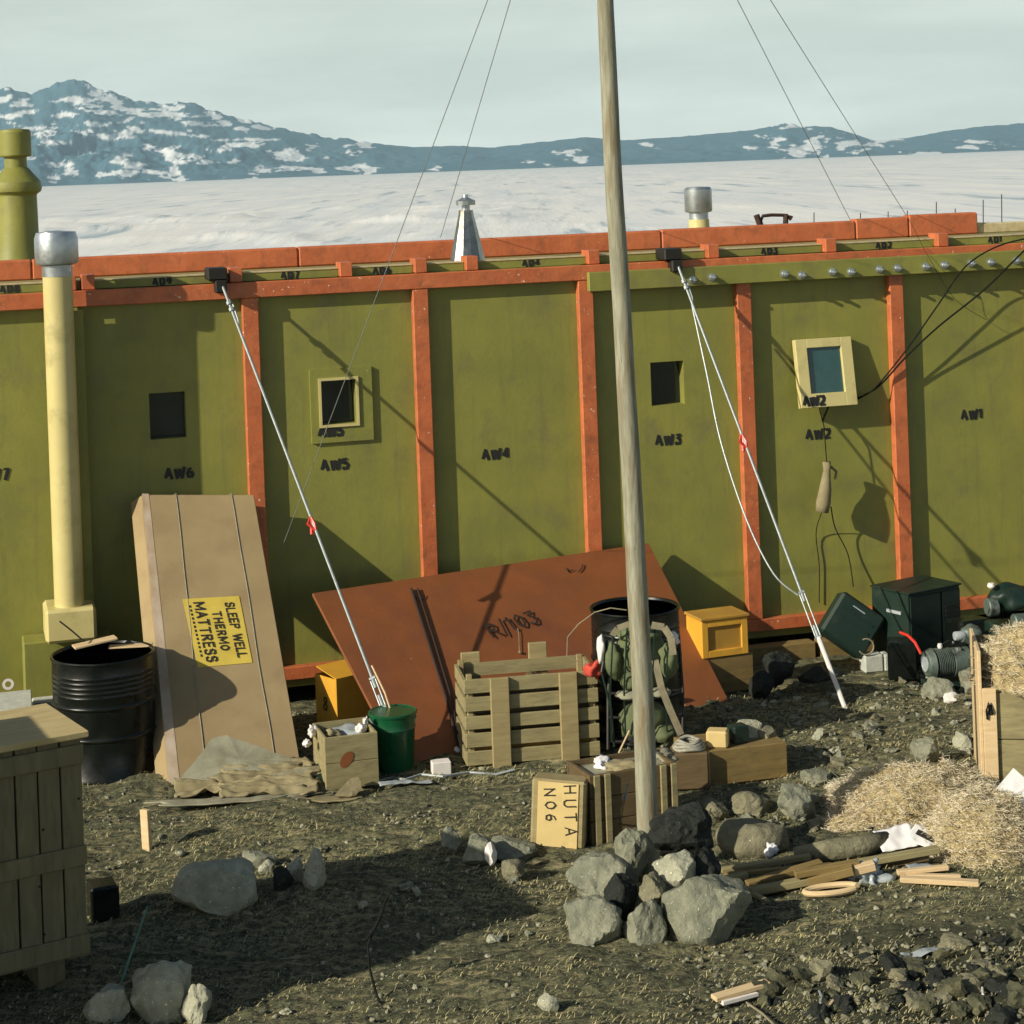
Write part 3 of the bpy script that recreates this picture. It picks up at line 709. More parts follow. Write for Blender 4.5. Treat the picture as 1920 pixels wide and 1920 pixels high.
# ============================================================ GUY CABLES
def guy(top, anchor, label, tb=(.90, .965), tagt=.6, stake=True, loose=None):
    g = thing('guy_cable', label, 'guy cable', anchor)
    L_ = lambda t: top.lerp(anchor, t)
    MB().tube([top, L_(tb[0])], .0095, 8).build('cable', M['steel'], g, world=True, smooth=True)
    b = MB(); a, c = L_(tb[0]), L_(tb[1]); dr = (c - a).normalized(); sd_ = dr.cross(Vector((0, 1, 0))).normalized() * .016
    b.tube([a + sd_, c + sd_], .005, 6).tube([a - sd_, c - sd_], .005, 6)
    b.tube([a - dr * .05, a + dr * .06], .010, 8).tube([c - dr * .08, c + dr * .03], .010, 8)
    b.tube([a - sd_ * 1.2, a + sd_ * 1.2], .012, 8).tube([c - sd_ * 1.2, c + sd_ * 1.2], .012, 8)
    b.build('turnbuckle', M['steel'], g, world=True, smooth=True)
    if stake:
        MB().tube([L_(tb[1]), anchor + (anchor - top).normalized() * .12], .016, 8).build('ground_stake', M['white'], g, world=True, smooth=True)
    else:
        MB().tube([L_(tb[1]), anchor + (anchor - top).normalized() * .1], .009, 8).build('ground_stake', M['steel'], g, world=True, smooth=True)
    q = L_(tagt); b = MB()
    for s_ in (-1, 1):
        b.tube([q + dr * (-.05) , q + Vector((s_ * .022 - .012, -.01, 0)), q + dr * .05], .009, 6)
    b.tube([q - dr * .03, q + dr * .03 + Vector((-.02, 0, -.04))], .013, 6)
    b.build('shackle', M['redtag'], g, world=True, smooth=True)
    # clamps on the cable
    b = MB()
    for t in (.045, .06): b.tube([L_(t) - dr * .012, L_(t) + dr * .012], .019, 8)
    b.tube([L_(.03), L_(.05) + Vector((.02, 0, 0)), L_(.085) + Vector((.015, 0, 0)), L_(.10)], .006, 6)
    b.build('clamp', M['steel'], g, world=True, smooth=True)
    if loose:
        pp = [P(x, y, top.y + (anchor.y - top.y) * t) for x, y, t in loose]
        sm = []
        for i in range(len(pp) - 1):
            p0, p1, p2, p3 = pp[max(0, i - 1)], pp[i], pp[i + 1], pp[min(len(pp) - 1, i + 2)]
            for k in range(6):
                u = k / 6; sm.append(.5 * ((2 * p1) + (p2 - p0) * u + (2 * p0 - 5 * p1 + 4 * p2 - p3) * u * u + (3 * p1 - p0 - 3 * p2 + p3) * u ** 3))
        sm.append(pp[-1]); MB().tube(sm, .0065, 8).build('loose_strand', M['steel'], g, world=True, smooth=True)
    return g
guy(br[0], G(764, 1444), 'straight steel guy cable with red shackle running down to behind the green bucket', tb=(.83, .885), tagt=.525, stake=False)
guy(br[1], G(1584, 1326), 'steel guy cable with slack second strand and white ground stake', tb=(.76, .855), tagt=.425,
    loose=[(1297, 570, .08), (1325, 700, .24), (1352, 830, .40), (1400, 975, .58), (1450, 1075, .70), (1496, 1116, .75)])

# ============================================================ LARGE CRATE, LEFT FRONT
def boards(w, h, n, gap, t, vertical=True, seed=0, y=0.0):
    b = MB(); rnd = random.Random(seed)
    for i in range(n):
        j = rnd.uniform(-.0025, .0025)
        if vertical: b.box(-w / 2 + w * i / n + gap / 2, -w / 2 + w * (i + 1) / n - gap / 2, y + j, y + t + j, 0, h)
        else: b.box(-w / 2, w / 2, y + j, y + t + j, h * i / n + gap / 2, h * (i + 1) / n - gap / 2)
    return b
def crate(name, label, loc, yaw, w, dp, h, n=7, mat='pine_v', bat='pine', vertical=True, lid=True, bands=(0.02, .5, .95), z0=0.0, group=None, gap=.006, th=.02, lidm=None, bw=.07, seed=3, ends=True, cat='crate'):
    """root at the middle of the front bottom edge"""
    r = thing(name, label, cat, loc, yaw, group)
    f = boards(w, h, n, gap, th, vertical, seed); f.v = [v + Vector((0, 0, z0)) for v in f.v]; f.build('front_boards', M[mat], r, bevel=.002)
    f = boards(w, h, n, gap, th, vertical, seed + 1, dp - th); f.v = [v + Vector((0, 0, z0)) for v in f.v]; f.build('back_boards', M[mat], r)
    for sgn in (-1, 1):
        f = boards(dp - 2 * th - .002, h, max(2, int(n * dp / w)), gap, th, vertical, seed + 2)
        Mx = Matrix.Translation((sgn * w / 2 - (th if sgn > 0 else 0), dp / 2, z0)) @ Matrix(((0, 1, 0, 0), (1, 0, 0, 0), (0, 0, 1, 0), (0, 0, 0, 1)))
        f.v = [Mx @ v for v in f.v]; f.f = [tuple(reversed(q)) for q in f.f]; f.build('side_boards', M[mat], r, bevel=.002)
    MB().box(-w / 2 + th, w / 2 - th, th, dp - th, z0 + .0, z0 + .015).build('base', M['dark'] if not lid else M[bat], r)
    for q in bands:
        za = z0 + q * (h - bw)
        if vertical: MB().box(-w / 2 - .002, w / 2 + .002, -.018, -.003, za, za + bw).build('batten', M[bat], r, bevel=.003)
        else: MB().box(-w / 2 + q * (w - bw), -w / 2 + q * (w - bw) + bw, -.018, -.003, z0, z0 + h).build('batten', M[bat], r, bevel=.003)
    if lid: MB().box(-w / 2 - .025, w / 2 + .025, -.03, dp + .02, z0 + h + .001, z0 + h + .03).build('lid', M[lidm or bat], r, bevel=.004)
    return r
yw = R(31); ca = Vector((math.cos(yw), math.sin(yw), 0))
Acr = P(167, 1790, 8.72); w_ = 1.3
zt_ = P(170, 1368, 8.72).z; z0_ = Acr.z
loc = Vector((Acr.x, Acr.y, 0)) - ca * (w_ / 2)
M['crate_top'] = make_mat('sunlit_lid', (.50, .40, .19), .8, col2=(.40, .31, .14), scale=5, stretch=(1, 5, 1), bump=.2)  # lid paler than the boards: sun on the top put into its colour
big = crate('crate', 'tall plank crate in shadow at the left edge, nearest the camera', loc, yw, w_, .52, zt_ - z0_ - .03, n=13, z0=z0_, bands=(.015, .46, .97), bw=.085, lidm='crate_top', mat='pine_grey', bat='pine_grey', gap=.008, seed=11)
for k in (-.55, -.1, .5): MB().box(k - .06, k + .06, .06, .46, -.06, z0_ - .002).build('skid', M['pine_grey'], big)
b = MB(); rnd = random.Random(5)
for i in range(26):
    x_ = rnd.choice([-.6, -.3, 0, .2, .45, .61]) + rnd.uniform(-.02, .02); z_ = z0_ + rnd.uniform(.02, zt_ - z0_ - .06)
    b.lathe([(.006, 0), (.005, .003)], n=8, M=Matrix.Translation((x_, -.004 if True else 0, z_)) @ Matrix.Rotation(R(90), 4, 'X'))
b.build('nail_heads', M['dark_steel'], big)['kind'] = 'stuff'

crate('crate', 'very tall unseen crate added left of the shaded plank crate to throw the long ground shadow', Vector((-2.9 - .454, 7.25 - .21, 0)), R(24.8), 1.0, 1.0, 1.78, n=7, mat='pine_grey', bat='pine_grey', z0=-.03)  # added out of view to shade the plank crate and the ground

# ============================================================ MATTRESS CARTON
BL, BR = G(318, 1468), G(568, 1440); TL, TR = HO(266, 926, .17), HO(478, 926, .17)
BL.z -= .01; BR.z -= .01
mc = thing('mattress_carton', 'tall brown cardboard mattress carton leaning on the hut wall, yellow label on it', 'carton', (BL + BR) / 2)
nrm = (BR - BL).cross(TL - BL).normalized()
off = (-nrm * 1.0 + Vector((-.85, 0, 0))).normalized() * .125
fr_ = [BL, BR, TR, TL]; bk = [p + off for p in fr_]
body = MB().add(fr_ + bk, [(0, 1, 2, 3), (7, 6, 5, 4), (1, 0, 4, 5), (2, 1, 5, 6), (3, 2, 6, 7), (0, 3, 7, 4)]).build('box_body', M['card'], mc, world=True, bevel=.012, smooth=False)
q4 = lambda u, v, lf=.004: (BL.lerp(BR, u).lerp(TL.lerp(TR, u), v)) + nrm * lf
MB().add([q4(.0, .0, .003) + Vector((-.004, 0, 0)), q4(.075, .0, .002), q4(.06, 1, .002), q4(.0, 1, .003)], [(0, 1, 2, 3)]).build('sunlit_edge', M['card_edge'], mc, world=True)  # pale strip puts the sunlit left edge into the carton's colour
for u0, u1 in ((.27, .30), (.80, .79)):
    MB().tube([q4(u0 + (u1 - u0) * t + .01 * nz(t * 4, u0), t) for t in [i / 14 for i in range(15)]] + [q4(u1, 1) + off], .0025, 5).build('string', M['rope'], mc, world=True)
lc = [RP(x, y, BL, nrm) + nrm * .004 for x, y in ((371, 1252), (473, 1243), (448, 1118), (342, 1124))]
lb = MB().slab(lc, .002).build('label', M['label'], mc, world=True)
ud = (lc[0] - lc[3]).normalized(); vd = nrm.cross(ud).normalized()   # reads downwards
tl = lc[3]; wv = (lc[2] - lc[3]).dot(vd); lh = (lc[0] - lc[3]).length
b = MB(); nn = nrm * .001
def lab_line(txt, fv, fu, h, th, fit):
    k = fit * lh / text_w(txt, h, .24)
    letters(b, txt, tl + (lc[0] - lc[3]) * fu + (lc[2] - lc[3]) * fv + nn, ud, (lc[2] - lc[3]), h, th, gap=.24 + (fit * lh - text_w(txt, h, .24)) / h / max(1, len(txt) - 1))
lab_line('SLEEP WELL', .72, .10, .052, .0095, .80)
lab_line('THERMO', .46, .22, .050, .0100, .56)
lab_line('MATTRESS', .18, .07, .060, .0115, .86)
for k in range(13): b.add([tl + (lc[0] - lc[3]) * (.10 + .06 * k + e) + (lc[2] - lc[3]) * (.085 + f) + nrm * .002 for e, f in ((0, 0), (.035, 0), (.035, .035), (0, .035))], [(0, 1, 2, 3)])
b.build('lettering', M['ink'], mc, world=True)

# ============================================================ RED-BROWN PANEL
BL, BR = G(752, 1434), G(1366, 1313); TR = HO(1216, 1018, .085)
nrm = ((BR - BL).cross(TR - BL)).normalized(); TL = RP(586, 1112, BL, nrm)
sp = thing('painted_board', 'large red brown board leaning against the hut, dark scrawled marks on it', 'board', (BL + BR) / 2)
bd = MB().slab([BL, BR, TR, TL], .022).build('board_sheet', M['redbrown'], sp, world=True, bevel=.002)
def onb(x, y, l=.006): return RP(x, y, (BL + BR + TL + TR) / 4, nrm) + nrm * l
ud = (onb(1045, 1150) - onb(925, 1190)).normalized(); vd = nrm.cross(ud).normalized()
letters(MB(), 'R/103', onb(925, 1197, .012), ud, vd, .105, .016, gap=.34, jit=.03, seed=4).build('lettering', M['ink_brown'], sp, world=True)
b = MB()
for pts_ in ([(1058, 1066), (1064, 1074), (1074, 1070)], [(1084, 1074), (1090, 1068), (1092, 1060)], [(775, 1116), (782, 1126), (792, 1126), (796, 1118)]):
    b.tube([onb(x, y, .010) for x, y in pts_], .004, 4)
b.build('scrawl', M['ink_brown'], sp, world=True)
b = MB(); b.tube([onb(770, 1106, .012), onb(800, 1200, .012), onb(835, 1310, .012), onb(858, 1400, .014)], .009, 6); b.tube([onb(782, 1106, .012), onb(815, 1210, .012), onb(848, 1320, .012), onb(860, 1405, .014)], .006, 6)
b.build('cord', M['ink_brown'], sp, world=True, smooth=True)  # dark tubes stand in for the guy cable's shadow across the board
tcrd = MB().tube([onb(970, 1180, .012), onb(972, 1192, .012), onb(973, 1224, .012)], .0025, 4).tube([onb(973, 1224, .014), onb(974, 1228, .014)], .007, 6).build('hanging_tag', M['strap'], sp, world=True)

# ============================================================ DRUMS
def drum(label, loc, r=.2875, h=.87, rz=0.0, hoops=True, tilt=0.0):
    t = thing('oil_drum', label, 'oil drum', loc, rz, 'open black oil drums')
    t.rotation_euler = (0, tilt, rz)
    prof = [(r * .97, 0), (r + .006, .004), (r + .006, .02), (r, .028)]
    for hz_ in (.36, .62):
        z = h * hz_
        for k in range(7):
            a = math.pi * k / 6; prof.append((r + .011 * math.sin(a), z - .016 + .032 * k / 6))
    for z in (.70, .74, .78, .82, .86): prof += [(r, h * z), (r + .003, h * z + .008), (r, h * z + .016)]
    prof += [(r, h - .03)]
    MB().lathe(prof + [(r, h - .012)], n=56).build('body', M['black_drum'], t, smooth=40)
    rim = [(r - .004, h - .012), (r + .007, h - .012), (r + .009, h - .004), (r + .004, h + .003), (r - .006, h), (r - .012, h - .012)]
    MB().lathe(rim + [(r - .006, h - .014)], n=56).build('rim', M['black_drum'], t, smooth=True)
    MB().lathe([(r - .008, h - .012), (r - .008, .03), (.02, .03)], n=48).build('inside', M['rust_in'], t, smooth=True)
    return t
dl = Vector((-2.48, 11.97, 0)); dl.z = gz(dl.x, dl.y) - .015
drum('open black oil drum between the big crate and the mattress carton', dl, r=.30, h=.705)
c_ = P(1190, 1140, 12.12); dc = Vector((c_.x, c_.y, gz(c_.x, c_.y) - .02))
drum('open black oil drum standing behind the loaded rucksack', dc, r=.266, h=c_.z - gz(c_.x, c_.y) + .03)
# boards and stick lying over the left drum's rim
o = MB().box(-.13, .13, -.05, .05, 0, .012, Matrix.Translation(P(178, 1206, 12.1)) @ Matrix.Rotation(R(24), 4, 'Z') @ Matrix.Rotation(R(-6), 4, 'Y')).build('board', M['fresh'], bevel=.002); tag(o, 'short pale board lying on the far rim of the left drum', 'board')
o = MB().box(-.14, .12, -.04, .04, 0, .012, Matrix.Translation(P(248, 1213, 12.15)) @ Matrix.Rotation(R(4), 4, 'Z')).build('board', M['fresh'], bevel=.002); tag(o, 'pale board sticking out behind the left drum beside the carton', 'board')
o = MB().tube([P(112, 1165, 12.15), P(135, 1183, 12.1), P(158, 1203, 12.05)], .005, 6).build('stick', M['cord']); tag(o, 'thin dark stick leaning on the left drum rim', 'stick')

# ============================================================ THINGS BEHIND THE CRATE, LEFT EDGE
A = P(48, 1345, 11.9)
r = thing('box', 'brown box with white ring mark at the left edge, behind the big crate', 'box', (A.x - .35, A.y, gz(A.x, A.y)), R(14))
MB().box(-.36, .36, 0, .4, 0, .30).build('box_body', M['brownwood'], r, bevel=.004)
MB().box(.30, .365, -.012, -.001, 0, .33).build('batten', M['pine'], r, bevel=.003)
MB().box(-.38, .38, -.015, .42, .302, .36).build('lid', M['concrete'], r, bevel=.004)
pz = P(25, 1287, 11.9).z - gz(A.x, A.y)
q = MB()
for k in range(20):
    a0, a1 = 2 * math.pi * k / 20, 2 * math.pi * (k + 1) / 20
    q.add([(.245 + rr * math.cos(a), -.004, pz + rr * math.sin(a)) for a, rr in ((a0, .018), (a1, .018), (a1, .034), (a0, .034))], [(0, 1, 2, 3)])
q.build('ring_mark', M['white'], r)
A = P(60, 1320, 12.35)
o = MB().box(-.2, .28, 0, .3, 0, .26).build('box', M['olive'], bevel=.01); o.location = (A.x, A.y, gz(A.x, A.y)); o.rotation_euler = (0, 0, R(15)); tag(o, 'olive box at the foot of the yellow vent pipe', 'box')
o = MB().box(-.09, .15, 0, .12, 0, .07).build('block', M['concrete'], bevel=.01); p_ = P(85, 1228, 12.45); o.location = (p_.x, p_.y, gz(A.x, A.y) + .262); o.rotation_euler = (0, 0, R(15)); tag(o, 'grey block lying on the olive box below the vent pipe', 'block')

# ============================================================ BOXES AROUND THE MIDDLE
# wooden box with a red blotch
A, yw, w, h = pxframe((612, 1484), (712, 1476), (612, 1384), 17)
cax = lambda y: Vector((math.cos(y), math.sin(y), 0))
bx1 = crate('wooden_box', 'open wooden box with a red blotch on its front, rags in the top', A + cax(yw) * w / 2, yw, w, .34, h, n=2, vertical=False, mat='pine_h', lid=False, bands=(), gap=.003, th=.015, cat='box')
q = MB(); k_ = 14
q.add([(.0 + .036 * math.cos(2 * math.pi * i / k_) * (1 + .25 * nz(i, 3)) + .018 * math.sin(2 * math.pi * i / k_), -.0032, h * .55 + .045 * math.sin(2 * math.pi * i / k_)) for i in range(k_)], [tuple(range(k_))])
q.v = [v + Vector((-.03, 0, 0)) for v in q.v]
q.build('red_mark', M['redbrown'], bx1)
b = MB(); Ax = A + cax(yw) * w / 2
def ragw(x, y, r, m, label, name='rag', d=None, seed=0, amp=.5, cat='rag', fr=1.6):
    c = P(x, y, d); b = MB(); blob(b, c, r, seed, amp, 3, fr); o = b.build(name, M[m], smooth='all'); tag(o, label, cat); return o
ragw(655, 1375, (.12, .10, .040), 'plastic', 'dark grey crumpled sheet in the top of the red-marked box', d=11.55, seed=3, amp=.5, name='crumpled_sheet')
ragw(585, 1372, (.022, .03, .036), 'white', 'white crumpled rag over the left corner of the red-marked box', d=11.5, seed=5, amp=.7)
ragw(576, 1393, (.022, .03, .022), 'white', 'small white rag hanging on the left side of the red-marked box', d=11.42, seed=6, amp=.7)
ragw(676, 1366, (.028, .03, .022), 'white', 'white crumpled rag beside the green bucket rim', d=11.5, seed=8, amp=.7)
ragw(686, 1352, (.014, .02, .026), 'white', 'small white scrap standing up against the green bucket', d=11.55, seed=9, amp=.7)
ragw(625, 1378, (.05, .05, .03), 'sack', 'tan rag lying in the red-marked box', d=11.45, seed=10, amp=.6)
# yellow box with a figure 8
A = G(634, 1386); yw = R(40)
r = thing('yellow_box', 'open yellow box marked with a black 8, behind the rag box', 'box', A, yw)
h = P(632, 1275, A.y).z - A.z; dE = .23; dS = .24
MB().box(0, dS, 0, .008, 0, h).box(0, dS, dE - .008, dE, 0, h).box(0, .008, .008, dE - .008, 0, h).box(dS - .008, dS, .008, dE - .008, 0, h).box(.008, dS - .008, .008, dE - .008, 0, .01).build('box_body', M['yellow'], r, bevel=.002)
letters(MB(), '8', (-.0005, .14, h * .44), (0, -1, 0), (0, 0, 1), .075, .012).build('lettering', M['ink'], r)
MB().box(0, dS, 0, .22, 0, .006, Matrix.Translation((0, .0, h)) @ Matrix.Rotation(R(12), 4, 'X')).build('flap', M['yellow'], r, bevel=.001)
o = MB().slab([P(650, 1303, 12.5), P(668, 1307, 12.5), P(655, 1282, 12.55), P(648, 1281, 12.55)], .004).build('paper', M['paper']); tag(o, 'pale triangular paper scrap beside the yellow box marked 8', 'paper')
# green bucket
p_ = G(738, 1449); p_.y += .10; p_.z = gz(p_.x, p_.y) - .006
r = thing('bucket', 'dark green metal bucket beside the rag box', 'bucket', p_, R(10))
hb_ = P(738, 1334, p_.y).z - p_.z
MB().lathe([(.108, 0), (.112, .01), (.128, hb_ * .72), (.134, hb_ * .74), (.130, hb_ * .77), (.136, hb_ - .012)], n=44).build('bucket_body', M['green'], r, smooth=40)
MB().lathe([(.136, hb_ - .012), (.144, hb_ - .008), (.144, hb_ + .002), (.138, hb_ + .006), (.131, hb_)], n=44).build('rim', M['green'], r, smooth=True)
MB().lathe([(.131, hb_ - .002), (.105, .012), (.01, .012)], n=36).build('lining', M['dgreen'], r, smooth=True)
MB().tube([(.137 * math.cos(a), .137 * math.sin(a) - .02 * math.sin(a), hb_ - .03 - .035 * abs(math.sin(a))) for a in [math.pi + i * math.pi / 16 for i in range(17)]], .004, 6).build('handle', M['steel'], r, smooth=True)
o = MB().tube([P(697, 1248, 11.9), P(722, 1300, 11.8), P(735, 1340, 11.75)], .006, 6).build('stick', M['fresh']); tag(o, 'pale thin stick standing in the green bucket', 'stick')
# white block, ball, cable
p_ = G(828, 1452); o = MB().box(-.055, .055, -.02, .06, 0, .075).build('block', M['white'], bevel=.004); o.location = p_; o.rotation_euler = (0, 0, R(12)); tag(o, 'small white block on the ground left of the slatted crate', 'block')
p_ = P(857, 1408, 11.95); b = MB(); blob(b, (0, 0, 0), (.026, .026, .026), 2, .25); o = b.build('float', M['white'], smooth='all'); o.location = p_; tag(o, 'small white ball on the lower edge of the red brown board', 'ball')
pts = [(705, 1466), (735, 1458), (760, 1462), (790, 1452), (830, 1456), (880, 1448), (930, 1452), (965, 1443)]
o = MB().tube([G(x, y, .012) for x, y in pts], .007, 6).build('cable', M['plastic'], smooth=True); tag(o, 'pale cable snaking over the ground before the green bucket', 'cable')
o = sheet_obj(crumple(.30, .06, 4, .012), 'polythene_strip', M['plastic']); o.location = G(760, 1468, .02); o.rotation_euler = (0, 0, R(12)); tag(o, 'crumpled grey polythene strip below the green bucket', 'polythene')

# slatted crate
A, yw, w, h = pxframe((876, 1443), (1126, 1424), (876, 1274), 9)
r = thing('slatted_crate', 'open slatted wooden crate with thick upright battens, standing before the red brown board', 'crate', A + cax(yw) * w / 2, yw)
dp = .42; n_s = 5; sh = h / n_s
for i in range(n_s):
    z0 = .01 + i * sh
    MB().box(-w / 2, w / 2, 0, .016, z0 + .008, z0 + sh * (.86 if i != 2 else .80)).build('slat', M['pine_h'], r, bevel=.003)
    MB().box(-w / 2, w / 2, dp - .016, dp, z0 + .008, z0 + sh * .8).build('slat', M['pine_h'], r)
    for s in (-1, 1): MB().box(s * w / 2 - (.016 if s > 0 else 0), s * w / 2 + (.016 if s < 0 else 0), .02, dp - .02, z0 + .008, z0 + sh * .8).build('slat', M['pine_h'], r)
for x0, x1, up in ((922, 957, .0), (1052, 1086, .0)):
    a = P(x0, 1400, A.y).x - A.x; b_ = P(x1, 1400, A.y).x - A.x
    MB().box(-w / 2 + a / math.cos(yw), -w / 2 + b_ / math.cos(yw), -.035, -.002, 0, h + up).build('batten', M['pine'], r, bevel=.004)
for x0, x1, up in ((888, 925, .05), (1020, 1056, .08)):
    a = P(x0, 1400, A.y).x - A.x; b_ = P(x1, 1400, A.y).x - A.x
    MB().box(-w / 2 + a / math.cos(yw), -w / 2 + b_ / math.cos(yw), dp + .001, dp + .03, 0, h + up).build('batten', M['pine'], r, bevel=.004)
for s in (-1, 1):
    for yy in (.018, dp - .05): MB().box(s * (w / 2 - .034) - .017, s * (w / 2 - .034) + .017, yy, yy + .03, 0, h + (.02 if s < 0 else 0)).build('corner_post', M['pine'], r, bevel=.003)
MB().box(-w / 2 + .02, w / 2 - .02, .03, dp - .02, .01, h * .16).build('base', M['pine'], r)
MB().box(-w / 2 + .04, w / 2 - .04, .055, .065, .02, h * .34).build('lining', M['yellow_dull'], r)
MB().box(-w / 2 + .04, w / 2 - .04, .075, .085, .02, h * .8).build('lining', M['brownwood'], r)
for k, (x, y, rx, m, lb_) in enumerate([(985, 1284, .085, 'paper', 'white crumpled paper in the slatted crate'), (905, 1292, .04, 'plastic', 'grey polythene in the left end of the slatted crate'), (1040, 1276, .07, 'canvas', 'grey rag in the slatted crate, right of the paper'), (1000, 1270, .06, 'brownwood', 'brown rag at the back of the slatted crate'), (1100, 1272, .04, 'sack', 'tan scrap at the right end of the slatted crate')]):
    ragw(x, y, (rx, .06, .028), m, lb_, d=A.y + .2 + (.08 if k == 3 else 0), seed=20 + k, amp=.9)

# rucksack on a carrying frame, leaning against the middle drum
RB = G(1200, 1412); RB.y = 11.70; RB.z = gz(RB.x, RB.y)
rk = thing('rucksack', 'loaded green canvas rucksack on a pack frame leaning on the drum', 'rucksack', RB)
def W(x, y, d): return P(x, y, d)
b = MB()
for xa, xb in ((1150, 1140), (1272, 1280)):
    b.tube([W(xb, 1405, 11.62), W(xb, 1300, 11.68), W(xa, 1190, 11.78)], .010, 8)
for y in (1390, 1345, 1300, 1250): b.tube([W(1142, y, 11.64), W(1210, y + 2, 11.62), W(1278, y - 6, 11.64)], .009, 8)
b.build('frame', M['dark_steel'], rk, world=True, smooth=True)
def bb(name, m, items, par=None, **k):
    b = MB()
    for (x, y, d, rx, ry, rz, sd) in items: blob(b, W(x, y, d), (rx, ry, rz), sd, .22, 3, 1.9)
    return b.build(name, M[m], par or rk, world=True, smooth='all', **k)
bb('bag', 'pack', [(1200, 1245, 11.68, .175, .13, .17, 1)])
bb('side_pocket', 'pack', [(1150, 1240, 11.60, .055, .06, .11, 2)])
bb('side_pocket', 'pack', [(1252, 1240, 11.60, .06, .06, .10, 3)])
bb('front_pocket', 'pack', [(1192, 1228, 11.55, .075, .06, .085, 4)])
bb('front_pocket', 'pack', [(1182, 1278, 11.56, .055, .05, .055, 5)])
bb('top_flap', 'pack', [(1200, 1188, 11.66, .13, .11, .045, 6)])
bb('bedroll', 'canvas', [(1180, 1303, 11.56, .085, .05, .028, 7), (1235, 1298, 11.56, .07, .05, .028, 17)])
bb('lower_bag', 'pack', [(1205, 1350, 11.64, .14, .09, .12, 8), (1245, 1375, 11.6, .07, .07, .05, 18)])
b = MB()
for i in range(5):
    x = 1150 + i * 26; b.tube([W(x, 1178, 11.60), W(x - 2, 1215, 11.505), W(x - 4, 1260, 11.50), W(x - 6, 1300, 11.52), W(x - 4, 1345, 11.53), W(x - 3, 1390, 11.56)], .0055, 5)
b.tube([W(1138, 1200, 11.62), W(1128, 1260, 11.56), W(1146, 1330, 11.56), W(1152, 1400, 11.57)], .007, 5)
b.build('strap', M['dgreen'], rk, world=True)
bm_ = MB()
def ribbon(mb, pts, w, th=.004):
    pts = [Vector(p) for p in pts]
    for i in range(len(pts) - 1):
        a, c = pts[i], pts[i + 1]; s_ = (c - a).cross(Vector((0, 1, 0))).normalized() * w / 2; t = Vector((0, th, 0))
        mb.hexa([a - s_, a + s_, a + s_ + t, a - s_ + t, c - s_, c + s_, c + s_ + t, c - s_ + t])
    return mb
ribbon(bm_, [W(1228, 1238, 11.50), W(1240, 1290, 11.49), W(1256, 1330, 11.50), W(1277, 1378, 11.52)], .040)
bm_.build('shoulder_strap', M['strap'], rk, world=True)
bm_ = MB(); ribbon(bm_, [W(1148, 1192, 11.56), W(1158, 1178, 11.53), W(1180, 1170, 11.52), W(1205, 1172, 11.52)], .034); bm_.build('shoulder_strap', M['strap'], rk, world=True)
bm_ = MB(); ribbon(bm_, [W(1222, 1172, 11.52), W(1245, 1176, 11.52), W(1258, 1196, 11.51), W(1262, 1228, 11.50)], .040); bm_.build('shoulder_strap', M['strap'], rk, world=True)
b = MB(); blob(b, W(1127, 1218, 11.60), (.026, .04, .085), 4, .25); o = b.build('towel', M['white'], smooth='all'); tag(o, 'pinkish white rolled towel hanging at the left of the rucksack', 'towel')
b = MB(); blob(b, W(1262, 1198, 11.56), (.036, .03, .036), 7, .5); o = b.build('rag', M['white'], smooth='all'); tag(o, 'bluish white rag tucked in the right shoulder of the rucksack', 'rag')
b = MB(); blob(b, W(1113, 1256, 11.66), (.045, .05, .050), 9, .7); o = b.build('cloth', M['red'], smooth='all'); tag(o, 'red cloth bunched between the slatted crate and the rucksack', 'cloth')
o = MB().tube([W(1110, 1255, 11.9), W(1063, 1230, 11.95), W(1064, 1195, 11.95), W(1085, 1170, 11.95), W(1115, 1148, 11.8), W(1145, 1140, 11.75), W(1175, 1144, 11.75)], .0035, 6).build('cord', M['strap'], smooth=True); tag(o, 'thin looping cord hanging over the drum behind the rucksack', 'cord')
# guitar-like strip / paddle at the pack foot
o = MB().tube([W(1160, 1412, 11.45), W(1180, 1370, 11.5)], .005, 6).build('stick', M['fresh']); tag(o, 'thin twig at the foot of the rucksack', 'stick')

# yellow framed box on a brown box, right of the board
A = P(1318, 1236, 13.15); zb_ = gz(A.x, 13.2)
yw = R(20)
o = MB().box(0, .40, 0, .34, 0, A.z - zb_ - .002).build('wooden_box', M['ply'], bevel=.004); o.location = (A.x - .03, A.y - .0, zb_); o.rotation_euler = (0, 0, yw); tag(o, 'brown plywood box under the yellow framed box beside the red brown board', 'box')
r = thing('yellow_box', 'yellow framed box with sunken panel, standing on the brown plywood box', 'box', A, yw)
w = .335; h = P(1316, 1160, 13.15).z - A.z
MB().box(0, w, .03, .24, 0, h - .02).build('box_body', M['yellow'], r, bevel=.003)
fr = MB(); e = .045
fr.box(0, e, 0, .029, 0, h - .021).box(w - e, w, 0, .029, 0, h - .021).box(e, w - e, 0, .029, 0, e).box(e, w - e, 0, .029, h - .021 - e, h - .021)
fr.build('frame', M['yellow'], r, bevel=.003)
MB().box(e, w - e, .018, .029, e, h - .02 - e).build('panel', M['yellow_dull'], r)
MB().box(-.01, w + .01, -.012, .25, h - .019, h).build('lid', M['yellow_dull'], r, bevel=.003)
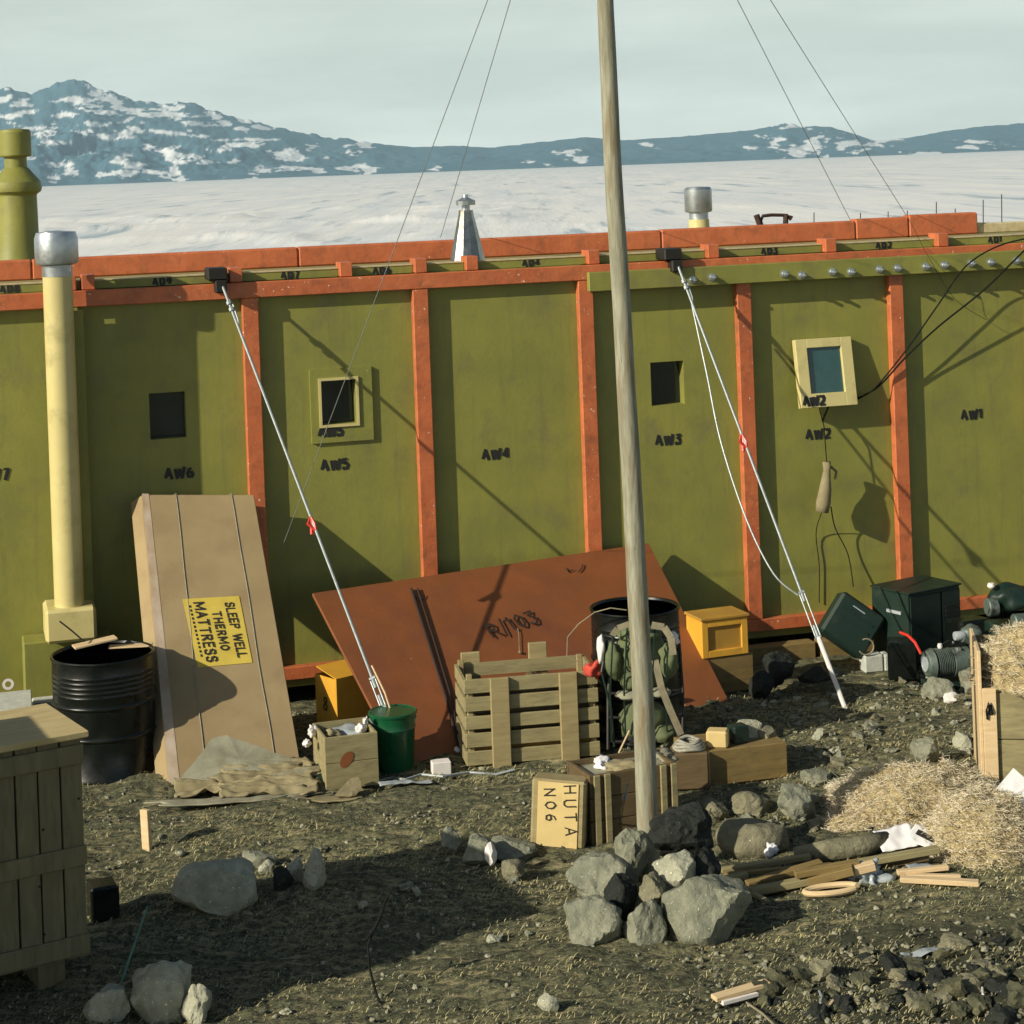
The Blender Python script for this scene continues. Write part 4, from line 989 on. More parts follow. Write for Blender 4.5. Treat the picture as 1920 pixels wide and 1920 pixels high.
# timbers by the hut foot
for x0, y0, x1, y1, lab_ in ((1400, 1246, 1530, 1234, 'squared timber lying along the hut foot right of the brown plywood box'), (1540, 1225, 1640, 1212, 'short timber on the ground under the hut, behind the tilted can')):
    a, c = HO(x0, y0, .22), HO(x1, y1, .22)
    z_ = gz(a.x, a.y); yy = math.atan2(c.y - a.y, c.x - a.x); Ln = (c - a).length
    o = MB().box(0, Ln, 0, .12, 0, .13).build('timber', M['ply'], bevel=.004); o.location = (a.x, a.y, z_ - .02); o.rotation_euler = (0, 0, yy); tag(o, lab_, 'timber')

# carton lettered HUTA NO6 and the long box behind it
A = G(1000, 1586); B = G(1087, 1592); yw = R(-12); w = (B - A).length * 1.02
r = thing('carton', 'box with pale end lettered HUTA NO6, tilted on the ground left of the pole', 'carton', A, yw)
r.rotation_euler = (R(-3), R(3.5), yw)
h = P(985, 1462, A.y).z - A.z
MB().box(-.02, w + .015, .006, .15, 0, h).build('box_body', M['pine'], r, bevel=.012)
MB().box(.015, w - .02, 0, .0055, .005, h - .01).build('end_panel', M['cream'], r, bevel=.001)
letters(MB(), 'HUTA', (w * .60, -.001, h * .93), (0.08, 0, -1), (1, 0, .10), .058, .0065, gap=.62, jit=.06, seed=2).build('lettering', M['ink'], r)
letters(MB(), 'NO6', (w * .20, -.001, h * .86), (0.08, 0, -1), (1, 0, .10), .054, .0065, gap=.60, jit=.06, seed=3).build('lettering', M['ink'], r)
A = G(1110, 1586); yw = R(21); h = P(1104, 1455, A.y).z - A.z
w = .50
r = crate('long_box', 'long dark brown box behind the pole foot, upright battens on its side', A + cax(yw) * w / 2, yw, w, .30, h, n=3, vertical=False, mat='brownwood', bat='pine_h', lid=False, bands=(.04, .17, .86, .99), bw=.035, gap=.004, cat='box')
MB().box(-w / 2 + .02, w / 2 - .02, .02, .28, h - .05, h - .03).build('packing', M['canvas'], r)
for k, (x, y, rx, m, lb_) in enumerate([(1170, 1440, .10, 'sack', 'tan sacking on top of the long brown box'), (1130, 1432, .05, 'paper', 'crumpled pale paper on the left end of the long brown box'), (1240, 1420, .06, 'canvas', 'grey rag on the long brown box beside the pole')]):
    ragw(x, y, (rx, .07, .03), m, lb_, d=A.y + .17 + .1 * k, seed=40 + k, amp=.9)
o = MB().tube([G(1158, 1562, .01), P(1170, 1500, 10.2), P(1180, 1462, 10.3)], [.003, .008, .003], 6).build('metal_strip', M['silver']); tag(o, 'thin bright metal strip leaning on the long brown box', 'metal strip')
# plywood box, cream end
A, yw, w, h = pxframe((1304, 1478), (1476, 1452), (1304, 1412), 15)
r = thing('wooden_box', 'low plywood box with cream end strip, right of the pole, blocks on top', 'box', A + cax(yw) * w / 2, yw)
MB().box(-w / 2, w / 2, 0, .34, 0, h).build('box_body', M['ply'], r, bevel=.004)
MB().box(-w / 2 - .004, -w / 2 + .085, -.012, -.001, .01, h).build('end_strip', M['cream'], r, bevel=.002)
letters(MB(), 'T', (-w / 2 + .02, -.0125, h * .3), (1, 0, 0), (0, 0, 1), .06, .008).build('lettering', M['ink'], r)
TOPZ = A.z + h
def on_box(x, y, d=None):   # pixel on the plywood box's top
    a, b_ = uv(x, y); dd = (CAMZ - TOPZ) * 3750 / b_; return Vector((a * dd / 3750, dd, TOPZ))
o = MB().box(-.06, .06, -.04, .06, 0, .095).build('block', M['cream'], bevel=.01); o.location = on_box(1346, 1400); o.rotation_euler = (0, 0, R(-14)); tag(o, 'cream block on the left of the low plywood box', 'block')
o = MB().box(-.05, .05, -.04, .05, 0, .10).build('tin', M['dgreen'], bevel=.008); o.location = on_box(1385, 1392); o.rotation_euler = (0, 0, R(24)); tag(o, 'dark green tin next to the cream block on the low plywood box', 'tin')
rock(1372, 1430, 1346, 1388, 'flat grey stone lying on the low plywood box behind the tin', 'stone_pale', 77, d=11.42, sub=3)
rock(1412, 1458, 1360, 1402, 'slanting tan stone at the right end of the low plywood box', 'stone2', 78, d=11.40, sub=3)
b = MB()
c0 = P(1292, 1400, 11.2)
for k in range(4):
    b.tube([c0 + Vector(((.085 - .008 * k) * math.cos(a), (.085 - .008 * k) * math.sin(a), .012 * k + .006 * math.sin(3 * a + k))) for a in [i * math.pi / 14 for i in range(29)]], .009, 6, cap=False)
o = b.build('rope_coil', M['rope'], smooth=True); tag(o, 'grey coil of rope between the pole and the cream block', 'rope')
o = MB().box(-.1, .1, -.09, .09, 0, c0.z - gz(c0.x, c0.y) - .012).build('block', M['brownwood'], bevel=.01); o.location = (c0.x, c0.y, gz(c0.x, c0.y)); tag(o, 'dark block under the rope coil', 'block')

# canvas heap in front of the carton
def sheetpx(x, y, w, l, rz, lift, m, label, seed, amp=.03, name='canvas', tilt=0, rx=0, edge=.35, fr=5, cat='canvas', th=.008, group=None):
    o = sheet_obj(crumple(w, l, seed, amp, fr, edge=edge), name, M[m], th=th); o.location = G(x, y, lift); o.rotation_euler = (rx, tilt, rz); return tag(o, label, cat, group)
tent = lambda hh, cx=-.1, k=1.6: (lambda u, v: hh * max(-.3, 1 - abs(u - cx) * 2 * k) * (1 - .5 * abs(v)))
def stiff(x, y, w, l, rz, lift, m, label, seed, fold, rx=0, tilt=0, amp=.018, th=.012, edge=.5):
    o = sheet_obj(crumple(w, l, seed, amp, 2.4, nx=34, ny=18, fold=fold, edge=edge), 'canvas', M[m], th=th); o.location = G(x, y, lift); o.rotation_euler = (rx, tilt, rz); return tag(o, label, 'canvas')
def folds(x, y, w, l, rz, lift, m, label, seed, rx=0, tilt=0, amp=.03, ky=15, th=.010):
    vs, fs = [], []; nx, ny = 44, 26
    for j in range(ny + 1):
        for i in range(nx + 1):
            u, v = i / nx - .5, j / ny - .5
            X_, Y_ = u * w * (1 + .35 * nz(v * 4, seed)), v * l * (1 + .6 * nz(u * 4, seed + 9))
            q = 1 - abs(fbm(X_ * 3.2 + seed, Y_ * ky + X_ * 2.5, seed, 3, .45)) * 2.8
            vs.append(Vector((X_, Y_ + .012 * nz(X_ * 14, v * 5, seed), amp * max(-.9, q) + .4 * amp * (1 - 4 * v * v))))
    for j in range(ny):
        for i in range(nx): fs.append((j * (nx + 1) + i, j * (nx + 1) + i + 1, (j + 1) * (nx + 1) + i + 1, (j + 1) * (nx + 1) + i))
    b = MB(); b.v = vs; b.f = fs; o = sheet_obj(b, 'canvas', M[m], th=th); o.location = G(x, y, lift); o.rotation_euler = (rx, tilt, rz); return tag(o, label, 'canvas')
# stiff board-like sheet with torn corners lying on the heap
def torn(pts, m, label, th=.012, name='canvas', cat='canvas', seed=1):
    w3 = [P(x, y, dd) for x, y, dd in pts]; fine = []
    for i in range(len(w3)):
        p, q = w3[i], w3[(i + 1) % len(w3)]
        for k in range(6): fine.append(p.lerp(q, k / 6) + Vector((nz(i + k * .3, seed) * .010, 0, nz(i + k * .3, seed + 5) * .010)))
    n_ = len(fine); cen = sum(fine, Vector()) / n_; nn_ = Vector((0, .55, -.8)).normalized() * th
    rings = [fine]; 
    for s_ in (.66, .33): rings.append([cen.lerp(p, s_) + Vector((0, 0, .010 * nz(p.x * 9 * s_, p.z * 20, seed))) for p in fine])
    vs = [p for r_ in rings for p in r_] + [cen]; m_ = len(vs); fs = []
    for r_ in range(2):
        for k in range(n_):
            k2 = (k + 1) % n_; fs.append((r_ * n_ + k, r_ * n_ + k2, (r_ + 1) * n_ + k2, (r_ + 1) * n_ + k))
    for k in range(n_): fs.append((2 * n_ + k, 2 * n_ + (k + 1) % n_, m_ - 1))
    b = MB(); b.v = list(vs) + [v + nn_ for v in vs]; b.f = fs + [tuple(reversed([i + m_ for i in f])) for f in fs] + [(k, k + m_, (k + 1) % n_ + m_, (k + 1) % n_) for k in range(n_)]
    o = b.build(name, M[m], smooth=30); return tag(o, label, cat)
torn([(338, 1460, 11.42), (372, 1418, 11.52), (398, 1384, 11.66), (424, 1378, 11.68), (470, 1396, 11.64), (522, 1412, 11.60), (572, 1428, 11.56), (540, 1442, 11.48), (470, 1452, 11.42), (400, 1462, 11.40)], 'canvas', 'stiff grey sheet lying sloped on top of the heap before the mattress carton', seed=2)
folds(500, 1456, .52, .24, R(4), .07, 'sack', 'tan folds bulging out under the grey sheet, right half', 8, rx=R(10))
folds(400, 1474, .44, .20, R(12), .045, 'sack', 'crumpled tan folds under the left end of the grey sheet', 9, rx=R(8))
folds(505, 1478, .54, .18, R(7), .040, 'sack', 'crumpled tan folds along the front of the heap', 11, rx=R(10), amp=.026)
torn([(470, 1462, 11.34), (560, 1440, 11.40), (625, 1432, 11.46), (640, 1440, 11.44), (570, 1458, 11.36), (520, 1474, 11.30)], 'canvas', 'narrow grey sheet end sticking out to the right of the heap', seed=6)
torn([(552, 1480, 11.30), (575, 1440, 11.44), (600, 1430, 11.48), (690, 1462, 11.42), (650, 1484, 11.28), (600, 1490, 11.24)], 'dgreen', 'dark green sheet at the right end of the canvas heap', seed=7)
torn([(628, 1492, 11.12), (655, 1460, 11.28), (672, 1456, 11.30), (682, 1482, 11.18), (660, 1492, 11.12)], 'sack', 'tan folded scrap lying before the red-marked box', seed=8)
stiff(440, 1500, .80, .10, R(3), .010, 'canvas', 'flat strip of canvas on the ground before the heap', 14, None, amp=.006, th=.008)
stiff(600, 1500, .42, .08, R(5), .010, 'sack', 'flat tan strip on the ground right of the canvas heap', 15, None, amp=.006, th=.008)
o = MB(); blob(o, (0, 0, 0), (.30, .12, .075), 3, .3, 4); o = o.build('sack', M['sack'], smooth='all'); o.location = G(455, 1462, .02); tag(o, 'filled tan sack forming the core of the canvas heap', 'sack')

# stake, green stick, dark wire, dark tin
p_ = G(276, 1592); o = MB().box(-.027, .027, -.012, .012, -.05, .205).build('wooden_stake', M['fresh'], bevel=.002); o.location = p_; o.rotation_euler = (0, R(-2), R(-35)); tag(o, 'short wooden stake standing alone right of the big crate', 'stake')
o = MB().tube([G(222, 1858, -.02), P(245, 1790, 8.75), P(276, 1700, 8.95)], [.006, .006, .004], 6).build('stick', make_mat('green_stick', (.10, .22, .16), .6)); tag(o, 'thin green stick leaning up from the stones at lower left', 'stick')
o = MB().tube([G(722, 1905, -.03), P(705, 1862, 8.45), P(692, 1812, 8.47), P(690, 1772, 8.5), P(700, 1745, 8.5), P(716, 1712, 8.52), P(722, 1690, 8.5), P(738, 1662, 8.5)], [.006, .006, .005, .006, .007, .006, .005, .003], 7).tube([P(700, 1745, 8.5), P(684, 1765, 8.47)], [.009, .004], 6).build('twig', M['cord'], smooth=True); tag(o, 'bent black stick rising from the ground at lower centre', 'stick')
A = G(196, 1728); o = MB().box(-.06, .075, 0, .15, -.02, .16).build('tin', M['black_drum'], bevel=.012); o.location = A; o.rotation_euler = (0, 0, R(20)); tag(o, 'small black tin beside the base of the big crate', 'tin')
# ============================================================ STONES
rock(322, 487, 1606, 1702, 'largest pale boulder, on the ground right of the big crate', 'stone_pale', 3, planes=9, rough=.05)
rock(484, 512, 1612, 1640, 'small pale stone just right of the largest boulder', 'stone_pale', 4, sub=3)
rock(512, 552, 1628, 1668, 'dark stone in the gap right of the largest boulder', 'stone_dark', 5, sub=3)
rock(532, 575, 1608, 1660, 'pale stone second to the right of the largest boulder', 'stone_pale', 6, sub=3)
rock(566, 612, 1592, 1664, 'upright pale stone at the right end of the boulder row', 'stone_pale', 7, sub=3)
rock(452, 520, 1596, 1630, 'low grey stone behind the largest boulder', 'stone', 8, sub=3)
rock(158, 246, 1848, 1912, 'leftmost grey stone at the bottom edge, under the green stick', 'stone_pale', 9)
rock(244, 362, 1796, 1912, 'tall pale pointed stone at lower left', 'stone_pale', 10, planes=8)
rock(338, 396, 1842, 1918, 'knobbly pale stone right of the tall pointed one', 'stone_pale', 11)
rock(826, 868, 1548, 1602, 'upright grey stone left of the lettered box', 'stone', 12)
rock(866, 932, 1566, 1624, 'grey wedge shaped stone left of the lettered box', 'stone', 13, planes=8)
rock(900, 1010, 1572, 1612, 'long low grey slab before the lettered box', 'stone', 14, planes=8)
rock(908, 932, 1578, 1616, 'small pale chip leaning on the grey wedge stone', 'white', 15, sub=2, planes=6, d=9.95)
rock(940, 985, 1612, 1650, 'small brown stone below the grey slab', 'stone2', 16, sub=3)
rock(1006, 1048, 1862, 1894, 'small pale stone at the bottom centre', 'stone_pale', 17, sub=3)
# cairn
dP = PB.y
rock(1212, 1338, 1510, 1612, 'black rough stone on top of the pile against the pole foot', 'stone_dark', 21, d=9.42, rough=.16, group='stones piled round the pole foot')
rock(1152, 1226, 1552, 1640, 'grey stone on the left of the pole foot', 'stone', 22, d=9.75, group='stones piled round the pole foot')
rock(1060, 1200, 1598, 1700, 'large grey stone, upper left of the pile', 'stone', 23, d=9.35, planes=9, group='stones piled round the pole foot')
rock(1058, 1168, 1684, 1782, 'grey rounded stone, lower left of the pile', 'stone', 24, d=8.98, planes=10, group='stones piled round the pole foot')
rock(1168, 1250, 1682, 1776, 'small blocky stone in the front middle of the pile', 'stone', 25, d=8.98, planes=8, group='stones piled round the pole foot')
rock(1240, 1412, 1636, 1768, 'big angular dark grey stone at the right front of the pile', 'stone', 26, d=9.0, planes=8, group='stones piled round the pole foot')
rock(1222, 1306, 1598, 1652, 'pale flat stone wedged under the black one', 'stone_pale', 27, d=9.2, group='stones piled round the pole foot')
rock(1196, 1250, 1636, 1690, 'small brown stone in the middle of the pile', 'stone2', 28, d=9.12, group='stones piled round the pole foot')
rock(1290, 1352, 1590, 1656, 'dark stone behind the big angular one', 'stone_dark', 29, d=9.3, group='stones piled round the pole foot')
rock(1130, 1196, 1640, 1720, 'dark stone hidden in the gap of the pile', 'stone_dark', 30, d=9.2, group='stones piled round the pole foot')
rock(1340, 1480, 1536, 1600, 'broad low slab right of the black stone', 'stone2', 31, planes=8, rough=.05)
rock(1456, 1532, 1472, 1536, 'round grey boulder between the low plywood box and the straw', 'stone', 32, rough=.12)
rock(1372, 1452, 1482, 1528, 'brown stone before the low plywood box', 'stone2', 33)
rock(1300, 1366, 1498, 1540, 'tan stone behind the black stone', 'stone2', 34)
rock(1550, 1606, 1456, 1500, 'flat stone left of the straw heap', 'stone', 35)
rock(1500, 1560, 1442, 1470, 'flat grey stone above the round boulder', 'stone', 36)
rock(1708, 1764, 1384, 1430, 'grey stone on the slope above the straw heap', 'stone', 37)
rock(1786, 1826, 1372, 1402, 'pale stone beside the straw-filled crate', 'stone_pale', 38, sub=3)
rock(1768, 1798, 1296, 1318, 'small white stone above the slope', 'white', 39, sub=3)
rock(1430, 1490, 1222, 1284, 'dark stone standing by the hut foot right of the plywood box', 'stone_dark', 40, d=13.15)
rock(1404, 1452, 1256, 1306, 'dark low stone under the plywood box end', 'stone_dark', 41, d=13.0)
rock(1494, 1560, 1246, 1280, 'dark flat stone before the squared timber', 'stone_dark', 42, d=13.1)
rock(1800, 1850, 1250, 1300, 'grey stone below the engine', 'stone', 43)
rock(1726, 1790, 1268, 1310, 'flat grey stone in the rubble under the engine', 'stone', 44)
rnd = random.Random(77)
def scatter_stones(n, poly, size, label, group, mats, seed0, name='stone', biased=None):
    xs = [p[0] for p in poly]; ys = [p[1] for p in poly]; k = 0; tries = 0
    while k < n and tries < n * 30:
        tries += 1
        x, y = rnd.uniform(min(xs), max(xs)), rnd.uniform(min(ys), max(ys)); ins = False
        for i in range(len(poly)):
            (x1, y1), (x2, y2) = poly[i], poly[i - 1]
            if (y1 > y) != (y2 > y) and x < (x2 - x1) * (y - y1) / (y2 - y1) + x1: ins = not ins
        if not ins: continue
        p = G(x, y); s = size[0] + (size[1] - size[0]) * rnd.random() ** 2.2
        vs, fs = PROTO[rnd.randrange(len(PROTO))]
        b = MB(); ax, ay, az = s * rnd.uniform(.8, 1.3), s * rnd.uniform(.7, 1.1), s * rnd.uniform(.5, .85)
        b.v = [Vector((v.x * ax, v.y * ay, v.z * az)) for v in vs]; b.f = list(fs)
        o = b.build(name, M[rnd.choice(mats)], smooth=30); o.location = (p.x, p.y, gz(p.x, p.y) + az * .35); o.rotation_euler = (rnd.uniform(-.3, .3), rnd.uniform(-.3, .3), rnd.uniform(0, 6.28))
        tag(o, label, 'stone', group); k += 1
M['stone_brown'] = stone_mat('brown_scoria', (.12, .118, .066), (.05, .053, .034), (.22, .22, .14))
PROTO = [rock_vs(500 + i, 3, 9, .28, (.45, 1.0)) for i in range(10)]
scatter_stones(130, [(1420, 1310), (1560, 1250), (1840, 1240), (1840, 1420), (1640, 1420), (1520, 1470), (1480, 1400), (1700, 1330), (1500, 1330)], (.012, .055), 'grey stone lying in the rubble slope below the engine', 'stones on the rubble slope', ['stone', 'stone', 'stone2', 'stone_pale'], 1)
scatter_stones(98, [(1430, 1850), (1600, 1790), (1920, 1740), (1920, 1915), (1400, 1915)], (.02, .085), 'dark stone in the rubble at the lower right corner', 'dark stones in the lower right corner', ['stone_dark', 'stone_brown', 'stone_brown', 'stone_brown', 'stone2'], 2)
scatter_stones(30, [(180, 1600), (330, 1560), (800, 1520), (1050, 1650), (1000, 1900), (400, 1900), (700, 1760), (620, 1620)], (.012, .04), 'small stone lying on the open ground in the middle', 'small stones on the open ground', ['stone', 'stone2', 'stone_pale'], 3)
scatter_stones(22, [(1440, 1480), (1640, 1440), (1560, 1560), (1330, 1560)], (.015, .05), 'small stone around the round boulder', 'small stones around the round boulder', ['stone', 'stone2'], 4)
scatter_stones(16, [(1290, 1350), (1420, 1310), (1560, 1340), (1440, 1380), (1280, 1400)], (.012, .035), 'small stone behind the low plywood box', 'small stones behind the low plywood box', ['stone', 'stone_pale'], 5)

# ============================================================ RIGHT-HAND MACHINERY
A = G(1590, 1244); A.y = 13.85; A.z = gz(A.x, A.y)
r = thing('fuel_can', 'dark green metal can tipped on its corner against the hut', 'can', A + Vector((0, 0, .0)), R(8))
tl_ = Matrix.Rotation(R(38), 4, 'Y')
cz = Matrix.Translation((0.02, .08, .30)) @ Matrix.Rotation(R(-14), 4, 'X') @ tl_
MB().box(-.175, .175, -.08, .08, -.165, .165, cz).build('can_body', M['dgreen'], r, bevel=.02)
b = MB(); b.box(-.12, .12, -.087, -.081, -.008, .008, cz).box(-.12, .12, -.087, -.081, .06, .072, cz).build('rib', M['dgreen'], r)
b = MB(); c0 = cz @ Vector((.14, -.10, -.08))
b.tube([c0 + Vector((.055 * math.cos(a), -.02, .055 * math.sin(a))) for a in [R(-150) + i * R(22) for i in range(13)]], .006, 6)
b.build('handle', M['strap'], r, smooth=True)
b = MB(); b.box(-.07, .03, -.0835, -.0815, .105, .113, cz).build('scuff', M['plastic'], r)
# dark green cabinet
Cn = P(1706, 1232, 13.75); zc_ = gz(Cn.x, Cn.y); yw = R(33)
r = thing('metal_cabinet', 'dark green metal cabinet against the hut behind the engine', 'cabinet', (Cn.x, Cn.y, zc_), yw)
hh = P(1703, 1116, 13.75).z - zc_
MB().box(0, .50, 0, .36, .02, hh).build('cabinet_body', M['dgreen'], r, bevel=.006)
MB().box(.012, .30, -.012, -.002, .04, hh - .02).build('door', M['dgreen'], r, bevel=.003)
MB().box(.315, .49, -.012, -.002, .04, hh - .02).build('door', M['dgreen'], r, bevel=.003)
b = MB()
for k in range(6): b.box(.34, .47, -.018, -.0125, hh * .45 + k * .03, hh * .45 + k * .03 + .012)
b.build('louvre', M['black_paint'], r)
MB().box(-.006, .506, -.016, .366, hh + .001, hh + .014).build('lid', M['dgreen'], r, bevel=.003)
MB().box(-.014, -.002, .06, .20, hh * .72, hh * .76).build('plate', M['plastic'], r)
# engine
E0 = G(1790, 1252); E0.y = 13.2; E0.z = gz(E0.x, E0.y)
en = thing('engine', 'small grey green portable engine with finned cylinder, in front of the dark cabinet', 'engine', E0, R(12))
def EX(px): return P(px, 1200, 13.2).x - E0.x
def EZ(py, px=1790): return P(px, py, 13.2).z - E0.z
rotY = Matrix.Rotation(R(90), 4, 'Y')
def cyl(x0, x1, y, z, r0, r1=None, n=28, extra=None):
    r1 = r1 or r0; return MB().lathe(extra or [(r0 * .9, 0), (r0, .006), (r1, x1 - x0 - .006), (r1 * .9, x1 - x0)], n=n, M=Matrix.Translation((x0, y, z)) @ rotY)
x0 = EX(1728)
cyl(x0, x0 + .05, 0, .155, .085, .10).build('recoil_cover', M['engine'], en, smooth=30)
cyl(x0 - .006, x0 - .001, 0, .155, .05).build('starter_disc', M['plastic'], en, smooth=30)
fins = []
for k in range(9): fins += [(.072, .012 * k), (.095, .012 * k + .002), (.095, .012 * k + .006), (.072, .012 * k + .008)]
cyl(x0 + .06, x0 + .17, 0, .155, .09, extra=fins).build('finned_cylinder', M['engine'], en, smooth=30)
cyl(x0 + .17, x0 + .30, 0, .15, .095).build('alternator', M['engine'], en, smooth=30)
MB().box(x0 + .01, x0 + .48, -.10, .12, 0, .03).build('base', M['dgreen'], en, bevel=.005)
b = MB(); blob(b, (x0 + .33, .0, .33), (.075, .06, .055), 3, .2); b.build('carburettor', M['engine'], en, smooth='all')
MB().tube([(x0 + .34, -.02, .06), (x0 + .345, -.02, .20), (x0 + .32, -.02, .28), (x0 + .25, -.03, .31)], .028, 12).build('exhaust_pipe', M['engine'], en, smooth=True)
cyl(x0 + .20, x0 + .27, -.02, .325, .03).build('air_filter', M['plastic'], en, smooth=30)
MB().lathe([(.045, 0), (.052, .01), (.052, .11), (.03, .125), (.02, .14)], c=(x0 + .385, -.03, .17), n=24).build('fuel_tank', M['engine'], en, smooth=30)
MB().lathe([(.014, 0), (.018, .01), (.014, .03)], c=(x0 + .105, 0, .25), n=12).build('spark_plug', M['white'], en, smooth=True)
MB().tube([(x0 + .105, 0, .27), (x0 + .16, -.02, .30), (x0 + .22, -.02, .26)], .005, 6).build('lead', M['cord'], en)
rnd2 = random.Random(9); b = MB()
for k in range(10): b.box(*(lambda x, y, z, s: (x, x + s, y, y + s, z, z + s))(x0 + rnd2.uniform(.18, .40), rnd2.uniform(-.08, .03), rnd2.uniform(.05, .3), rnd2.uniform(.015, .04)))
b.build('fittings', M['galv'], en, bevel=.004)
o = MB().tube([P(1688, 1186, 13.3), P(1703, 1192, 13.2), P(1716, 1205, 13.15), P(1727, 1226, 13.1)], .010, 8).build('hose', M['redtag'], smooth=True); tag(o, 'short red hose hanging between the tipped can and the engine', 'hose')
# black shape between can and engine
Bk = P(1690, 1250, 13.45); o = MB().box(-.09, .11, 0, .2, 0, .25).build('battery_box', M['black_drum'], bevel=.012); o.location = (Bk.x, Bk.y, gz(Bk.x, Bk.y)); o.rotation_euler = (0, 0, R(-12)); tag(o, 'black battery box in shade between the tipped can and the engine', 'battery')
# second machine at the right edge
E1 = P(1895, 1215, 13.25); z1 = gz(E1.x, E1.y)
r = thing('generator', 'dark green generator with rounded tank at the right edge by the hut', 'generator', (E1.x, E1.y, z1), R(10))
zt1 = P(1895, 1125, 13.25).z - z1
b = MB(); blob(b, (.03, .02, zt1 + .01), (.17, .12, .095), 5, .25, 4, 1.3); b.build('tank', M['dgreen'], r, smooth='all')
cyl(-.17, -.10, -.03, zt1 - .03, .06).build('cooling_fan', M['engine'], r, smooth=30)
cyl(-.02, .10, -.10, zt1 - .12, .05).build('cylinder', M['engine'], r, smooth=30)
MB().box(-.14, .2, -.09, .1, .02, P(1895, 1165, 13.25).z - z1).build('housing', M['dgreen'], r, bevel=.012)
MB().lathe([(.02, 0), (.026, .01), (.02, .03)], c=(-.13, -.02, P(1895, 1098, 13.25).z - z1), n=12).build('filler_cap', M['white'], r, smooth=True)
MB().tube([(-.12, -.1, .06), (-.14, -.11, .2), (-.09, -.12, .32)], .013, 8).tube([(0, -.1, .3), (.1, -.13, .28), (.2, -.12, .33)], .012, 8).build('pipe', M['galv'], r, smooth=True)
MB().box(-.05, .12, -.125, -.092, .10, .22).build('plate', M['engine'], r, bevel=.006)
Bt = P(1836, 1225, 13.55)
o = MB().box(-.12, .14, 0, .22, 0, .36).build('toolbox', M['black_drum'], bevel=.02); o.location = (Bt.x, Bt.y, gz(Bt.x, Bt.y)); o.rotation_euler = (R(-4), 0, R(22)); tag(o, 'black case standing behind the engine, next to the dark cabinet', 'case')
# pale block
A = G(1644, 1262); o = MB().box(-.085, .055, 0, .12, 0, .125).box(.056, .11, .0, .12, 0, .12).build('concrete_block', M['concrete'], bevel=.012); o.location = A; o.rotation_euler = (0, 0, R(10)); tag(o, 'chipped pale block on the ground below the black battery box', 'block')

# ============================================================ STUFF ON THE WALL
sk = thing('cloth_bag', 'tan cloth bag hanging on a cord beneath the propped window', 'bag', HO(1548, 900, .16))
b = MB(); base = HO(1548, 900, .17)
pr = [(1550, 866, .030), (1551, 882, .026), (1550, 898, .034), (1547, 918, .048), (1544, 942, .054), (1541, 960, .046)]
b.tube([HO(x, y, .17) for x, y, _ in pr], [q[2] for q in pr], 12)
for v in b.v: v += Vector((.010 * nz(v.x * 30, v.z * 30, 1), .012 * nz(v.x * 30, v.z * 30, 4), 0))
b.build('cloth_body', M['sack'], sk, world=True, smooth='all')
MB().tube([HO(1552, 870, .17), HO(1568, 884, .15), HO(1566, 898, .17)], .010, 7).build('fold', M['sack'], sk, world=True, smooth='all')
MB().tube([HO(1536, 766, .13), HO(1545, 800, .16), HO(1550, 868, .17)], .004, 5).build('cord', M['cord'], sk, world=True)
def wallcable(pts, label, r=.006):
    pp = [HO(x, y, o) for x, y, o in pts]; sm = []
    for i in range(len(pp) - 1):
        p0, p1, p2, p3 = pp[max(0, i - 1)], pp[i], pp[i + 1], pp[min(len(pp) - 1, i + 2)]
        for k in range(5):
            u = k / 5; sm.append(.5 * ((2 * p1) + (p2 - p0) * u + (2 * p0 - 5 * p1 + 4 * p2 - p3) * u * u + (3 * p1 - p0 - 3 * p2 + p3) * u ** 3))
    sm.append(pp[-1]); o = MB().tube(sm, r, 6).build('cable', M['cord'], smooth=True); tag(o, label, 'cable', 'dark cables hanging on the hut front')
wallcable([(1540, 962, .15), (1530, 1000, .03), (1536, 1060, .02), (1536, 1130, .02)], 'thin dark cord trailing down the wall under the cloth bag', .0035)
wallcable([(1558, 950, .14), (1566, 990, .08), (1590, 1040, .05), (1600, 1100, .10)], 'cord running from the cloth bag down to the tipped can', .0045)
wallcable([(1935, 455, .3), (1900, 490, .28), (1840, 548, .2), (1760, 612, .16), (1700, 668, .12), (1650, 722, .08), (1608, 748, .03)], 'lower dark cable drooping from the right roof corner to the propped window', .007)
wallcable([(1935, 445, .3), (1870, 462, .28), (1810, 500, .2), (1760, 570, .16), (1700, 655, .12), (1640, 728, .08), (1608, 746, .05)], 'upper dark cable drooping from the right roof corner to the propped window', .006)
wallcable([(1700, 402, -.2), (1740, 480, .15), (1790, 560, .12), (1850, 600, .1)], 'thin dark cord hanging off the bolted fascia', .0018)

# ============================================================ STRAW, CRATE AT THE RIGHT EDGE
def strands(mb, n, pos, ln=(.018, .05), w=.0010, seed=1, curl=.75):
    rnd = random.Random(seed)
    for i in range(n):
        p, up = pos(rnd); a = rnd.uniform(0, 6.28); el = rnd.uniform(-.3, .55)
        d = Vector((math.cos(a) * math.cos(el), math.sin(a) * math.cos(el), math.sin(el))); L_ = rnd.uniform(*ln)
        s = d.cross(Vector((rnd.uniform(-1, 1), rnd.uniform(-1, 1), rnd.uniform(-1, 1)))).normalized() * w * rnd.uniform(.6, 1.4)
        q = []; c = p.copy()
        for k in range(4):
            q += [c - s, c + s]; c = c + d * (L_ / 3); d = (d + Vector((rnd.uniform(-1, 1), rnd.uniform(-1, 1), rnd.uniform(-.8, .5))) * curl).normalized()
        mb.add(q, [(0, 1, 3, 2), (2, 3, 5, 4), (4, 5, 7, 6)])
    return mb
